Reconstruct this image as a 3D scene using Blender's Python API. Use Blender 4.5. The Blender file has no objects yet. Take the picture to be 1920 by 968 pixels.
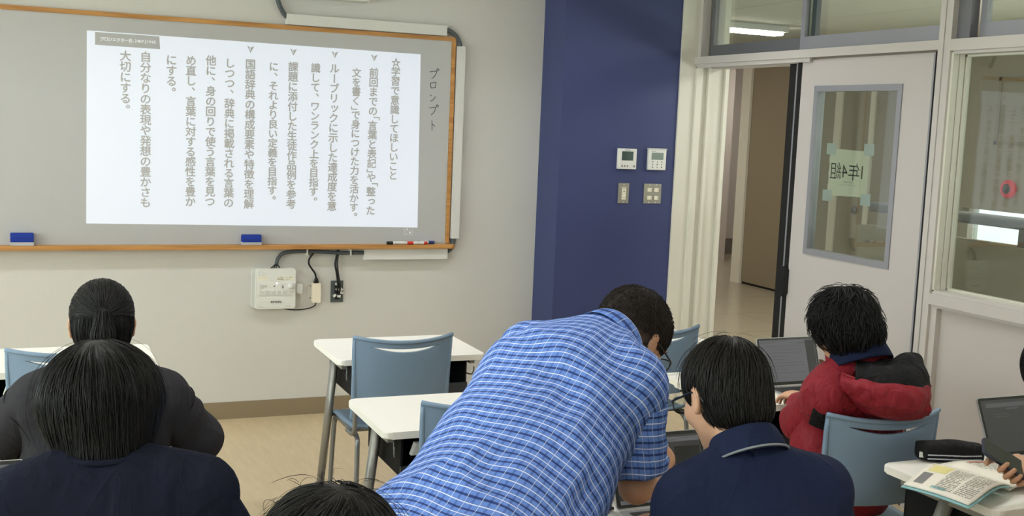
import bpy, bmesh, math, random
import numpy as np
from mathutils import Vector, Matrix

random.seed(7)
RNG = np.random.default_rng(7)
S = bpy.context.scene
C = S.collection

# ------------------------------------------------------------------ camera
IMG_W = 1920.0
F_PX = 2136.06
CAM = Vector((-1.4522, -6.3088, 1.6935))
YAW, PITCH, ROLL = 0.4074, -0.1162, 0.0417


def cam_axes():
    cy, sy = math.cos(YAW), math.sin(YAW)
    cp, sp = math.cos(PITCH), math.sin(PITCH)
    f = Vector((sy * cp, cy * cp, sp))
    r = Vector((cy, -sy, 0))
    u = r.cross(f)
    c, s = math.cos(ROLL), math.sin(ROLL)
    return c * r + s * u, -s * r + c * u, f


_r, _u, _f = cam_axes()
cam_d = bpy.data.cameras.new('camera')
cam = bpy.data.objects.new('camera', cam_d)
C.objects.link(cam)
M = Matrix((_r, _u, -_f)).transposed().to_4x4()
M.translation = CAM
cam.matrix_world = M
cam_d.sensor_width = 36.0
cam_d.lens = F_PX / IMG_W * 36.0
cam_d.clip_start = 0.05
S.camera = cam

# ------------------------------------------------------------------ view, world, lamps
S.view_settings.view_transform = 'Standard'
S.view_settings.look = 'None'
S.view_settings.gamma = 1.0
S.view_settings.use_curve_mapping = False
S.view_settings.exposure = 0.24
S.cycles.max_bounces = 8
S.cycles.diffuse_bounces = 5
S.cycles.glossy_bounces = 4
S.cycles.transmission_bounces = 8
S.cycles.transparent_max_bounces = 12
S.cycles.caustics_reflective = False
S.cycles.caustics_refractive = False
S.cycles.sample_clamp_indirect = 6.0

SKY_STRENGTH = 2.6          # overcast daylight outside the windows
CEIL_LAMP = 24.0             # emission of the classroom ceiling lamps
CORR_LAMP = 52.0             # emission of the corridor lamp and of added unseen ones
SLIDE = 0.42                # brightness of the projected slide

w = bpy.data.worlds.new('overcast_sky')
S.world = w
w.use_nodes = True
wb = w.node_tree.nodes['Background']
wb.inputs[0].default_value = (0.86, 0.93, 1.0, 1)
wb.inputs[1].default_value = SKY_STRENGTH


# ------------------------------------------------------------------ materials
def lin(c):
    out = []
    for v in c[:3]:
        v = v / 255.0
        out.append(v / 12.92 if v <= 0.04045 else ((v + 0.055) / 1.055) ** 2.4)
    return (out[0], out[1], out[2], 1.0)


MATS = {}


def nodes(m):
    return m.node_tree.nodes, m.node_tree.links


def mat(name, rgb, rough=0.6, spec=0.4, metal=0.0, var=0.0, vscale=8.0, bump=0.0, bscale=60.0, stretch=(1, 1, 1), sheen=0.0, coat=0.0):
    m = bpy.data.materials.new(name)
    m.use_nodes = True
    n, l = nodes(m)
    b = n['Principled BSDF']
    b.inputs['Base Color'].default_value = lin(rgb)
    b.inputs['Roughness'].default_value = rough
    b.inputs['Specular IOR Level'].default_value = spec
    b.inputs['Metallic'].default_value = metal
    if sheen:
        b.inputs['Sheen Weight'].default_value = sheen
        b.inputs['Sheen Roughness'].default_value = 0.5
    if coat:
        b.inputs['Coat Weight'].default_value = coat
    if var or bump:
        tc = n.new('ShaderNodeTexCoord')
        mp = n.new('ShaderNodeMapping')
        mp.inputs['Scale'].default_value = stretch
        l.new(tc.outputs['Object'], mp.inputs[0])
    if var:
        t = n.new('ShaderNodeTexNoise')
        t.inputs['Scale'].default_value = vscale
        t.inputs['Detail'].default_value = 6
        l.new(mp.outputs[0], t.inputs['Vector'])
        r = n.new('ShaderNodeMapRange')
        r.inputs['From Min'].default_value = 0.25
        r.inputs['From Max'].default_value = 0.75
        r.inputs['To Min'].default_value = 1 - var
        r.inputs['To Max'].default_value = 1 + var
        l.new(t.outputs['Fac'], r.inputs['Value'])
        mx = n.new('ShaderNodeMix')
        mx.data_type = 'RGBA'
        mx.blend_type = 'MULTIPLY'
        mx.inputs['Factor'].default_value = 1
        mx.inputs['A'].default_value = lin(rgb)
        l.new(r.outputs[0], mx.inputs['B'])
        l.new(mx.outputs['Result'], b.inputs['Base Color'])
    if bump:
        t2 = n.new('ShaderNodeTexNoise')
        t2.inputs['Scale'].default_value = bscale
        t2.inputs['Detail'].default_value = 3
        l.new(mp.outputs[0], t2.inputs['Vector'])
        bp = n.new('ShaderNodeBump')
        bp.inputs['Strength'].default_value = bump
        bp.inputs['Distance'].default_value = 0.01
        l.new(t2.outputs['Fac'], bp.inputs['Height'])
        l.new(bp.outputs[0], b.inputs['Normal'])
    MATS[name] = m
    return m


def fold_bump(name, scale=9.0, strength=0.6, stretch=(1, 1, 0.6), dist=0.03):
    """soft ridged wrinkles in the weave normal"""
    m = MATS[name]
    n, l = nodes(m)
    b = n['Principled BSDF']
    tc = n.new('ShaderNodeTexCoord')
    mp = n.new('ShaderNodeMapping')
    mp.inputs['Scale'].default_value = stretch
    l.new(tc.outputs['Object'], mp.inputs[0])
    last = None
    for sc, st in ((scale, strength), (scale * 2.6, strength * 0.55)):
        t = n.new('ShaderNodeTexNoise')
        t.inputs['Scale'].default_value = sc
        t.inputs['Detail'].default_value = 2.5
        t.inputs['Distortion'].default_value = 0.8
        l.new(mp.outputs[0], t.inputs['Vector'])
        a = n.new('ShaderNodeMath')
        a.operation = 'SUBTRACT'
        a.inputs[1].default_value = 0.5
        l.new(t.outputs['Fac'], a.inputs[0])
        c = n.new('ShaderNodeMath')
        c.operation = 'ABSOLUTE'
        l.new(a.outputs[0], c.inputs[0])
        d = n.new('ShaderNodeMath')
        d.operation = 'POWER'
        d.inputs[1].default_value = 0.7
        l.new(c.outputs[0], d.inputs[0])
        bp = n.new('ShaderNodeBump')
        bp.invert = True
        bp.inputs['Strength'].default_value = st
        bp.inputs['Distance'].default_value = dist
        l.new(d.outputs[0], bp.inputs['Height'])
        if last:
            l.new(last.outputs[0], bp.inputs['Normal'])
        last = bp
    l.new(last.outputs[0], b.inputs['Normal'])


def emit_mat(name, rgb, strength, tint=None):
    m = bpy.data.materials.new(name)
    m.use_nodes = True
    b = m.node_tree.nodes['Principled BSDF']
    b.inputs['Base Color'].default_value = lin((40, 40, 41) if 'screen' in name else (170, 40, 50) if 'red' in name else (200, 200, 200))
    b.inputs['Emission Color'].default_value = lin(rgb)
    b.inputs['Emission Strength'].default_value = strength
    b.inputs['Roughness'].default_value = 0.5
    MATS[name] = m
    return m


def glass_mat(name, tint=(235, 240, 235), rough=0.0):
    """thin architectural pane: clear with fresnel reflection"""
    m = bpy.data.materials.new(name)
    m.use_nodes = True
    n, l = nodes(m)
    n.remove(n['Principled BSDF'])
    out = n['Material Output']
    tr = n.new('ShaderNodeBsdfTransparent')
    tr.inputs[0].default_value = lin(tint)
    gl = n.new('ShaderNodeBsdfGlossy')
    gl.inputs['Roughness'].default_value = rough
    fr = n.new('ShaderNodeFresnel')
    geo = n.new('ShaderNodeNewGeometry')
    ior = n.new('ShaderNodeMapRange')
    ior.inputs['To Min'].default_value = 1.52
    ior.inputs['To Max'].default_value = 1 / 1.52
    l.new(geo.outputs['Backfacing'], ior.inputs['Value'])
    l.new(ior.outputs[0], fr.inputs[0])
    ml = n.new('ShaderNodeMath')
    ml.operation = 'MULTIPLY'
    ml.inputs[1].default_value = 1.7
    ml.use_clamp = True
    mx = n.new('ShaderNodeMixShader')
    l.new(fr.outputs[0], ml.inputs[0])
    l.new(ml.outputs[0], mx.inputs[0])
    l.new(tr.outputs[0], mx.inputs[1])
    l.new(gl.outputs[0], mx.inputs[2])
    l.new(mx.outputs[0], out.inputs[0])
    MATS[name] = m
    return m


def floor_mat(name, rgb, rgb2, rough, seam=None):
    m = mat(name, rgb, rough=rough, spec=0.5)
    n, l = nodes(m)
    b = n['Principled BSDF']
    tc = n.new('ShaderNodeTexCoord')
    mp = n.new('ShaderNodeMapping')
    mp.inputs['Scale'].default_value = (9, 1.6, 1)
    mp.inputs['Rotation'].default_value = (0, 0, math.radians(38))
    l.new(tc.outputs['Object'], mp.inputs[0])
    t = n.new('ShaderNodeTexNoise')
    t.inputs['Scale'].default_value = 3.5
    t.inputs['Detail'].default_value = 9
    t.inputs['Roughness'].default_value = 0.65
    l.new(mp.outputs[0], t.inputs['Vector'])
    cr = n.new('ShaderNodeValToRGB')
    cr.color_ramp.elements[0].position = 0.3
    cr.color_ramp.elements[0].color = lin(rgb2)
    cr.color_ramp.elements[1].position = 0.7
    cr.color_ramp.elements[1].color = lin(rgb)
    l.new(t.outputs['Fac'], cr.inputs[0])
    src = cr.outputs[0]
    if seam:
        br = n.new('ShaderNodeTexBrick')
        br.offset = 0.5
        br.inputs['Scale'].default_value = 1.0
        br.inputs['Brick Width'].default_value = seam[0]
        br.inputs['Row Height'].default_value = seam[1]
        br.inputs['Mortar Size'].default_value = 0.006
        br.inputs['Color1'].default_value = (1, 1, 1, 1)
        br.inputs['Color2'].default_value = (0.97, 0.97, 0.97, 1)
        br.inputs['Mortar'].default_value = (0.72, 0.72, 0.72, 1)
        l.new(tc.outputs['Object'], br.inputs['Vector'])
        mx = n.new('ShaderNodeMix')
        mx.data_type = 'RGBA'
        mx.blend_type = 'MULTIPLY'
        mx.inputs['Factor'].default_value = 1
        l.new(src, mx.inputs['A'])
        l.new(br.outputs['Color'], mx.inputs['B'])
        src = mx.outputs['Result']
    l.new(src, b.inputs['Base Color'])
    return m


def wood_mat(name, rgb, rgb2):
    m = mat(name, rgb, rough=0.5, spec=0.35)
    n, l = nodes(m)
    b = n['Principled BSDF']
    tc = n.new('ShaderNodeTexCoord')
    mp = n.new('ShaderNodeMapping')
    mp.inputs['Scale'].default_value = (1.6, 30, 30)
    l.new(tc.outputs['Object'], mp.inputs[0])
    t = n.new('ShaderNodeTexNoise')
    t.inputs['Scale'].default_value = 2.2
    t.inputs['Detail'].default_value = 6
    l.new(mp.outputs[0], t.inputs['Vector'])
    cr = n.new('ShaderNodeValToRGB')
    cr.color_ramp.elements[0].position = 0.32
    cr.color_ramp.elements[0].color = lin(rgb2)
    cr.color_ramp.elements[1].position = 0.68
    cr.color_ramp.elements[1].color = lin(rgb)
    l.new(t.outputs['Fac'], cr.inputs[0])
    l.new(cr.outputs[0], b.inputs['Base Color'])
    return m


def hair_mat(name, dark, light, rough=0.42):
    m = mat(name, dark, rough=rough, spec=0.22)
    n, l = nodes(m)
    b = n['Principled BSDF']
    at = n.new('ShaderNodeAttribute')
    at.attribute_name = 'strand'
    mx = n.new('ShaderNodeMix')
    mx.data_type = 'RGBA'
    mx.inputs['A'].default_value = lin(dark)
    mx.inputs['B'].default_value = lin(light)
    l.new(at.outputs['Fac'], mx.inputs['Factor'])
    l.new(mx.outputs['Result'], b.inputs['Base Color'])
    return m


def plaid_mat(name):
    m = mat(name, (92, 128, 196), rough=0.85, spec=0.15)
    n, l = nodes(m)
    b = n['Principled BSDF']
    at = n.new('ShaderNodeAttribute')
    at.attribute_name = 'cloth'
    sp = n.new('ShaderNodeSeparateXYZ')
    l.new(at.outputs['Vector'], sp.inputs[0])

    def op(o, a, c=None):
        q = n.new('ShaderNodeMath')
        q.operation = o
        for i, v in enumerate((a, c)):
            if v is None:
                continue
            if isinstance(v, (int, float)):
                q.inputs[i].default_value = v
            else:
                l.new(v, q.inputs[i])
        return q.outputs[0]

    def band(x, per, ph, half):
        fr = op('FRACT', op('ADD', op('DIVIDE', x, per), ph))
        dd = op('MULTIPLY', op('ABSOLUTE', op('SUBTRACT', fr, 0.5)), per)
        return op('LESS_THAN', dd, half)

    def mix(a, bcol, fac, amt):
        q = n.new('ShaderNodeMix')
        q.data_type = 'RGBA'
        if isinstance(a, tuple):
            q.inputs['A'].default_value = lin(a)
        else:
            l.new(a, q.inputs['A'])
        q.inputs['B'].default_value = lin(bcol)
        l.new(op('MULTIPLY', fac, amt), q.inputs['Factor'])
        return q.outputs['Result']
    U, V = sp.outputs[0], sp.outputs[1]
    PU, PV = PLAID * 0.93, PLAID
    c = mix((100, 134, 206), (62, 88, 158), band(U, PU, 0.0, 0.0021), 0.6)
    c = mix(c, (34, 46, 98), band(V, PV, 0.0, 0.0025), 0.85)
    c = mix(c, (50, 64, 116), band(V, PV, 0.45, 0.0005), 0.6)
    c = mix(c, (50, 64, 116), band(U, PU, 0.46, 0.0004), 0.45)
    c = mix(c, (212, 222, 244), band(U, PU, 0.5, 0.0007), 0.55)
    c = mix(c, (222, 230, 250), band(V, PV, 0.5, 0.0012), 0.88)
    l.new(c, b.inputs['Base Color'])
    t2 = n.new('ShaderNodeTexNoise')
    t2.inputs['Scale'].default_value = 300
    tc = n.new('ShaderNodeTexCoord')
    l.new(tc.outputs['Object'], t2.inputs['Vector'])
    bp = n.new('ShaderNodeBump')
    bp.inputs['Strength'].default_value = 0.08
    l.new(t2.outputs['Fac'], bp.inputs['Height'])
    l.new(bp.outputs[0], b.inputs['Normal'])
    return m


PLAID = 0.0285
mat('wall', (208, 206, 202), 0.85, 0.2, bump=0.12, bscale=220)
mat('blue_wall', (58, 66, 108), 0.55, 0.35, bump=0.05, bscale=260)
mat('ceil', (225, 222, 214), 0.9, 0.2, var=0.03, vscale=40)
mat('base_tan', (138, 123, 100), 0.6, 0.3)
mat('base_grey', (120, 116, 110), 0.6, 0.3)
floor_mat('floor', (204, 184, 150), (190, 170, 137), 0.38)
floor_mat('corridor_floor', (176, 166, 146), (168, 158, 138), 0.22, seam=(3.2, 0.9))
mat('frame_paint', (193, 187, 182), 0.45, 0.4)
mat('jamb_paint', (214, 211, 198), 0.4, 0.4)
mat('panel_paint', (187, 179, 175), 0.6, 0.3)
mat('door_paint', (190, 183, 180), 0.5, 0.35)
mat('aluminium', (150, 150, 156), 0.42, 0.5, metal=0.35)
mat('dark_alu', (112, 112, 116), 0.45, 0.5, metal=0.3)
mat('steel_grey', (140, 140, 138), 0.4, 0.5, metal=0.45)
mat('rubber', (34, 33, 32), 0.7, 0.2)
mat('black_plastic', (20, 20, 22), 0.45, 0.4)
mat('white_plastic', (226, 226, 222), 0.42, 0.45)
mat('grey_white', (205, 205, 202), 0.5, 0.4)
mat('cream_plastic', (236, 226, 206), 0.5, 0.4)
mat('duct_white', (214, 213, 210), 0.55, 0.35)
mat('conduit_grey', (78, 84, 88), 0.55, 0.4, bump=0.3, bscale=90)
mat('board', (183, 183, 184), 0.28, 0.45, var=0.015, vscale=3)
wood_mat('wood', (193, 143, 84), (160, 112, 62))
mat('desk_white', (240, 237, 231), 0.42, 0.4)
mat('desk_steel', (150, 149, 146), 0.35, 0.5, metal=0.5)
mat('tray_dark', (62, 64, 68), 0.55, 0.3)
mat('tray_inside', (22, 22, 24), 0.7, 0.2)
mat('chair_blue', (120, 142, 166), 0.5, 0.35)
mat('chair_steel', (134, 136, 138), 0.32, 0.5, metal=0.6)
mat('eraser_blue', (28, 52, 140), 0.7, 0.2)
mat('felt_grey', (176, 176, 182), 0.9, 0.1)
mat('red_ink', (190, 40, 36), 0.4, 0.4)
mat('blue_ink', (36, 56, 128), 0.4, 0.4)
mat('ink', (34, 32, 34), 0.6, 0.3)
mat('print_grey', (128, 126, 126), 0.7, 0.2)
mat('print_dark', (70, 68, 66), 0.7, 0.2)
mat('lcd', (118, 132, 122), 0.25, 0.5)
mat('lcd_dark', (62, 80, 74), 0.12, 0.6)
mat('plate_steel', (150, 146, 134), 0.4, 0.5, metal=0.4)
mat('switch_cream', (232, 226, 208), 0.4, 0.4)
mat('slate_plate', (84, 92, 92), 0.5, 0.4, metal=0.2)
mat('paper', (236, 231, 214), 0.8, 0.2)
mat('book_paper', (238, 232, 220), 0.75, 0.2)
mat('yellow_print', (226, 216, 150), 0.8, 0.2)
mat('teal_print', (150, 186, 186), 0.8, 0.2)
mat('teal_cover', (140, 186, 192), 0.5, 0.35)
mat('tape', (206, 212, 216), 0.5, 0.3)
mat('laptop_body', (176, 176, 176), 0.38, 0.5, metal=0.5)
mat('laptop_keys', (60, 60, 62), 0.5, 0.3)
mat('screen_dark', (30, 30, 31), 0.2, 0.5)
emit_mat('screen_grey', (112, 112, 116), 0.45)
emit_mat('screen_dim', (64, 64, 66), 0.22)
emit_mat('screen_text', (84, 84, 88), 0.5)
emit_mat('slide', (214, 227, 252), SLIDE)
emit_mat('slide_white', (240, 244, 252), SLIDE)
mat('slide_text', (184, 182, 181), 0.8, 0.1)
mat('slide_box', (183, 183, 184), 0.8, 0.1)
emit_mat('lamp', (249, 250, 252), CEIL_LAMP)
emit_mat('corridor_lamp', (255, 250, 238), CORR_LAMP)
emit_mat('added_lamp', (255, 250, 238), 30.0)  # for lamps added to brighten the corridor end
emit_mat('alarm_red', (200, 30, 44), 0.35)
emit_mat('led_white', (225, 235, 255), 1.2)
glass_mat('glass')
mat('corridor_wall', (196, 189, 184), 0.8, 0.2)
mat('corridor_brown', (138, 127, 107), 0.6, 0.3)
mat('corridor_grey', (146, 139, 126), 0.7, 0.25)
mat('skin', (196, 152, 124), 0.52, 0.35, var=0.05, vscale=18, bump=0.06, bscale=160)
MATS['skin'].node_tree.nodes['Principled BSDF'].inputs['Subsurface Weight'].default_value = 0.12
MATS['skin'].node_tree.nodes['Principled BSDF'].inputs['Subsurface Radius'].default_value = (0.012, 0.004, 0.002)
mat('eye_white', (225, 222, 216), 0.2, 0.5)
mat('iris', (30, 22, 18), 0.15, 0.5)
mat('lips', (176, 110, 98), 0.5, 0.3)
hair_mat('hair_black', (8, 8, 9), (24, 22, 22), 0.5)
hair_mat('hair_brown', (12, 11, 11), (36, 31, 28), 0.5)
hair_mat('hair_short', (20, 18, 17), (104, 86, 74), 0.7)
mat('charcoal', (47, 46, 50), 0.9, 0.15, var=0.05, vscale=30, bump=0.25, bscale=28)
mat('charcoal_seam', (36, 36, 39), 0.9, 0.1)
mat('navy_tee', (24, 27, 42), 0.9, 0.12, var=0.05, vscale=25, bump=0.2, bscale=18)
mat('navy_polo', (23, 31, 57), 0.85, 0.14, var=0.05, vscale=25, bump=0.2, bscale=18)
mat('piping', (120, 124, 130), 0.7, 0.2)
mat('red_jacket', (128, 25, 38), 0.6, 0.25, var=0.06, vscale=14, bump=0.35, bscale=14)
mat('black_cloth', (26, 25, 27), 0.8, 0.15, bump=0.2, bscale=20)
mat('trousers', (38, 40, 48), 0.9, 0.12, bump=0.2, bscale=18)
mat('shoe', (222, 220, 216), 0.55, 0.3)
mat('slipper', (40, 60, 110), 0.55, 0.3)
mat('specs', (14, 14, 16), 0.3, 0.5)
plaid_mat('plaid')
fold_bump('plaid', 7.0, 0.30, (1, 1, 0.7))
fold_bump('red_jacket', 9.0, 0.55)
fold_bump('black_cloth', 11.0, 0.5)
fold_bump('navy_polo', 6.0, 0.40)
fold_bump('navy_tee', 6.0, 0.40)
fold_bump('charcoal', 5.0, 0.35)


# ------------------------------------------------------------------ object helpers
def link(o, parent=None):
    C.objects.link(o)
    if parent is not None:
        o.parent = parent
    return o


def tag(o, label=None, cat=None, group=None, kind=None):
    if label:
        o['label'] = label
    if cat:
        o['category'] = cat
    if group:
        o['group'] = group
    if kind:
        o['kind'] = kind
    return o


def thing(name, label, cat, loc=(0, 0, 0), rz=0.0, group=None):
    o = bpy.data.objects.new(name, None)
    o.empty_display_size = 0.05
    o.location = loc
    o.rotation_euler = (0, 0, rz)
    link(o)
    return tag(o, label, cat, group)


def copy_tree(o, parent=None):
    c = o.copy()
    C.objects.link(c)
    c.parent = parent
    for ch in list(o.children):
        copy_tree(ch, c)
    return c


def obj(name, bm, material, parent=None, smooth=False, mats=None):
    me = bpy.data.meshes.new(name)
    bm.normal_update()
    bm.to_mesh(me)
    bm.free()
    for q in (mats or [material]):
        me.materials.append(MATS[q])
    if smooth:
        me.polygons.foreach_set('use_smooth', [True] * len(me.polygons))
    return link(bpy.data.objects.new(name, me), parent)


def struct(name, bm, material, parent=None, smooth=False, mats=None):
    o = obj(name, bm, material, parent, smooth, mats)
    if parent is None:
        o['kind'] = 'structure'
    return o


def box(bm, x0, x1, y0, y1, z0, z1, bev=0.0, seg=2, mi=0):
    vs = [bm.verts.new((x, y, z)) for x in (x0, x1) for y in (y0, y1) for z in (z0, z1)]
    idx = [(0, 1, 3, 2), (4, 6, 7, 5), (0, 4, 5, 1), (2, 3, 7, 6), (0, 2, 6, 4), (1, 5, 7, 3)]
    fs = []
    for i in idx:
        f = bm.faces.new([vs[k] for k in i])
        f.material_index = mi
        fs.append(f)
    if bev:
        es = list({e for f in fs for e in f.edges})
        r = bmesh.ops.bevel(bm, geom=es, offset=bev, segments=seg, affect='EDGES', profile=0.7)
        for f in r['faces']:
            f.material_index = mi
    return bm


def NB():
    return bmesh.new()


def bx(*a, **k):
    return box(NB(), *a, **k)


def tube(bm, pts, r, seg=10, caps=True):
    """round tube along a polyline; r a number or list"""
    pts = [Vector(p) for p in pts]
    n = len(pts)
    rs = [r] * n if isinstance(r, (int, float)) else list(r)
    t0 = (pts[1] - pts[0]).normalized()
    a = Vector((0, 0, 1)) if abs(t0.z) < 0.9 else Vector((1, 0, 0))
    nrm = t0.cross(a).normalized()
    rings = []
    for i, p in enumerate(pts):
        if i == 0:
            t = t0
        elif i == n - 1:
            t = (pts[i] - pts[i - 1]).normalized()
        else:
            t = ((pts[i + 1] - p).normalized() + (p - pts[i - 1]).normalized()).normalized()
        nrm = (nrm - t * nrm.dot(t)).normalized()
        b = t.cross(nrm)
        rings.append([bm.verts.new(p + rs[i] * (math.cos(2 * math.pi * k / seg) * nrm + math.sin(2 * math.pi * k / seg) * b)) for k in range(seg)])
    for i in range(n - 1):
        for k in range(seg):
            bm.faces.new((rings[i][k], rings[i][(k + 1) % seg], rings[i + 1][(k + 1) % seg], rings[i + 1][k]))
    if caps:
        bm.faces.new(rings[0][::-1])
        bm.faces.new(rings[-1])
    return bm


def tb(pts, r, seg=10):
    return tube(NB(), pts, r, seg)


def spline(pts, n=8):
    """Catmull-Rom through pts"""
    P = [Vector(p) for p in pts]
    P = [P[0] * 2 - P[1]] + P + [P[-1] * 2 - P[-2]]
    out = []
    for i in range(1, len(P) - 2):
        for k in range(n):
            t = k / n
            a, b, c, d = P[i - 1], P[i], P[i + 1], P[i + 2]
            out.append(0.5 * ((2 * b) + (c - a) * t + (2 * a - 5 * b + 4 * c - d) * t * t + (3 * b - a - 3 * c + d) * t ** 3))
    out.append(P[-2])
    return out


def lathe(bm, prof, seg=24, axis='Z', at=(0, 0, 0)):
    rings = []
    for r, h in prof:
        ring = []
        for k in range(seg):
            a = 2 * math.pi * k / seg
            c, s = r * math.cos(a), r * math.sin(a)
            v = {'Z': (c, s, h), 'X': (h, c, s), 'Y': (s, h, c)}[axis]
            ring.append(bm.verts.new((v[0] + at[0], v[1] + at[1], v[2] + at[2])))
        rings.append(ring)
    for i in range(len(rings) - 1):
        for k in range(seg):
            bm.faces.new((rings[i][k], rings[i][(k + 1) % seg], rings[i + 1][(k + 1) % seg], rings[i + 1][k]))
    bm.faces.new(rings[0][::-1])
    bm.faces.new(rings[-1])
    return bm


def prism(bm, outline, z0, z1, bev=0.0, mi=0):
    """outline in XY extruded from z0 to z1"""
    lo = [bm.verts.new((x, y, z0)) for x, y in outline]
    hi = [bm.verts.new((x, y, z1)) for x, y in outline]
    n = len(outline)
    fs = [bm.faces.new(lo[::-1]), bm.faces.new(hi)]
    for i in range(n):
        fs.append(bm.faces.new((lo[i], lo[(i + 1) % n], hi[(i + 1) % n], hi[i])))
    for f in fs:
        f.material_index = mi
    if bev:
        es = [e for e in list(fs[0].edges) + list(fs[1].edges)]
        bmesh.ops.bevel(bm, geom=es, offset=bev, segments=3, affect='EDGES', profile=0.6)
    return bm


def rrect(x0, x1, y0, y1, r, seg=6):
    out = []
    for cx, cy, a0 in ((x1 - r, y1 - r, 0), (x0 + r, y1 - r, 90), (x0 + r, y0 + r, 180), (x1 - r, y0 + r, 270)):
        for k in range(seg + 1):
            a = math.radians(a0 + 90 * k / seg)
            out.append((cx + r * math.cos(a), cy + r * math.sin(a)))
    return out


def xform(bm, mtx):
    bmesh.ops.transform(bm, matrix=mtx, verts=bm.verts)
    return bm


# ---- lettering
_GLYPH = {}


def glyph(ch, bold=0.0):
    """(verts, faces, width) of a character at size 1"""
    key = (ch, bold)
    if key in _GLYPH:
        return _GLYPH[key]
    cu = bpy.data.curves.new('lettering', 'FONT')
    cu.body = ch
    cu.size = 1.0
    cu.offset = bold
    cu.resolution_u = 3
    o = bpy.data.objects.new('lettering', cu)
    C.objects.link(o)
    dg = bpy.context.evaluated_depsgraph_get()
    dg.update()
    me = bpy.data.meshes.new_from_object(o.evaluated_get(dg))
    v = [tuple(x.co) for x in me.vertices]
    f = [tuple(p.vertices) for p in me.polygons]
    xs = [a[0] for a in v] or [0]
    ys = [a[1] for a in v] or [0]
    _GLYPH[key] = (v, f, (min(xs), max(xs), min(ys), max(ys)))
    bpy.data.objects.remove(o)
    bpy.data.meshes.remove(me)
    bpy.data.curves.remove(cu)
    return _GLYPH[key]


def put_glyph(bm, ch, cx, cy, size, bold=0.0, rot=0.0, wide=1.0, center=False):
    """place in the XY plane with the em square centred at cx, cy"""
    ka, kb, kc, kd = glyph('\u56fd')[2]
    sc = size * 0.89 / (kb - ka)
    v, f, (a, b, c, d) = glyph(ch)
    ox, oy = ((a + b) / 2, (c + d) / 2) if center else ((ka + kb) / 2 if ord(ch) > 0x2fff else (a + b) / 2, (kc + kd) / 2)
    cr, sr = math.cos(rot), math.sin(rot)
    nv = []
    for lay, (dx, dy) in enumerate(((-bold, 0), (bold, 0), (0, bold), (0, -bold)) if bold else ((0, 0),)):
        nv = []
        for x, y, z in v:
            x, y = (x - ox + dx) * sc * wide, (y - oy + dy) * sc
            nv.append(bm.verts.new((cx + x * cr - y * sr, cy + x * sr + y * cr, lay * 0.00015)))
        for q in f:
            try:
                bm.faces.new([nv[i] for i in q])
            except ValueError:
                pass


def text_line(bm, s, x0, x1, y, size, bold=0.0):
    n = len(s)
    for i, ch in enumerate(s):
        if ch == ' ':
            continue
        put_glyph(bm, ch, x0 + (x1 - x0) * (i + 0.5) / n, y, size, bold, center=ch not in '-ー.:一')


def wall_plane(y):
    """maps drawing plane (x, z) onto a wall facing -Y at depth y"""
    return Matrix(((1, 0, 0, 0), (0, 0, -1, y), (0, 1, 0, 0), (0, 0, 0, 1)))


# ------------------------------------------------------------------ the room
XW = 2.288
PY = -0.2915
CEIL = 2.75
XL, YB = -5.2, -8.6
struct('floor', bx(XL - 0.2, XW + 0.25, YB - 0.2, 0.2, -0.1, 0), 'floor')
struct('ceiling', bx(XL - 0.2, XW + 0.25, YB - 0.2, 0.2, CEIL, CEIL + 0.1), 'ceil')
struct('wall_front', bx(XL, 2.6, 0, 0.2, 0, CEIL), 'wall')
struct('wall_pillar', bx(1.4183, 2.1948, PY, 0.05, 0, CEIL), 'blue_wall')
struct('wall_back', bx(XL, XW + 0.2, YB - 0.2, YB, 0, CEIL), 'wall')
struct('baseboard_front', bx(XL, 1.4183, -0.008, 0, 0, 0.0963), 'base_tan')
# left wall with its window openings
bm = NB()
box(bm, XL - 0.2, XL, YB, 0, 0, 0.85)
box(bm, XL - 0.2, XL, YB, 0, 2.35, CEIL)
for y0, y1 in ((YB, -7.9), (-5.4, -4.9), (-2.6, -2.2), (-0.5, 0.0)):
    box(bm, XL - 0.2, XL, y0, y1, 0.85, 2.35)
struct('wall_left', bm, 'wall')
for i, (y0, y1) in enumerate(((-7.9, -5.4), (-4.9, -2.6), (-2.2, -0.5))):
    bm = NB()
    for a, b in ((y0, y0 + 0.05), ((y0 + y1) / 2 - 0.03, (y0 + y1) / 2 + 0.03), (y1 - 0.05, y1)):
        box(bm, XL - 0.12, XL - 0.06, a, b, 0.85, 2.35)
    box(bm, XL - 0.12, XL - 0.06, y0, y1, 0.85, 0.90)
    box(bm, XL - 0.12, XL - 0.06, y0, y1, 2.30, 2.35)
    wn = struct('window_%d' % (i + 4), bm, 'aluminium')
    obj('glass_pane', bx(XL - 0.095, XL - 0.09, y0 + 0.05, y1 - 0.05, 0.9, 2.3), 'glass', wn)
    pl = bpy.data.lights.new('daylight', 'AREA')
    pl.shape = 'RECTANGLE'
    pl.size = 1.5
    pl.size_y = y1 - y0
    pl.energy = 55 * (y1 - y0)
    pl.color = (0.90, 0.96, 1.0)
    po = bpy.data.objects.new('daylight', pl)
    po.location = (XL - 0.3, (y0 + y1) / 2, 1.6)
    po.rotation_euler = (0, math.radians(-90), 0)
    link(po)

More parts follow.
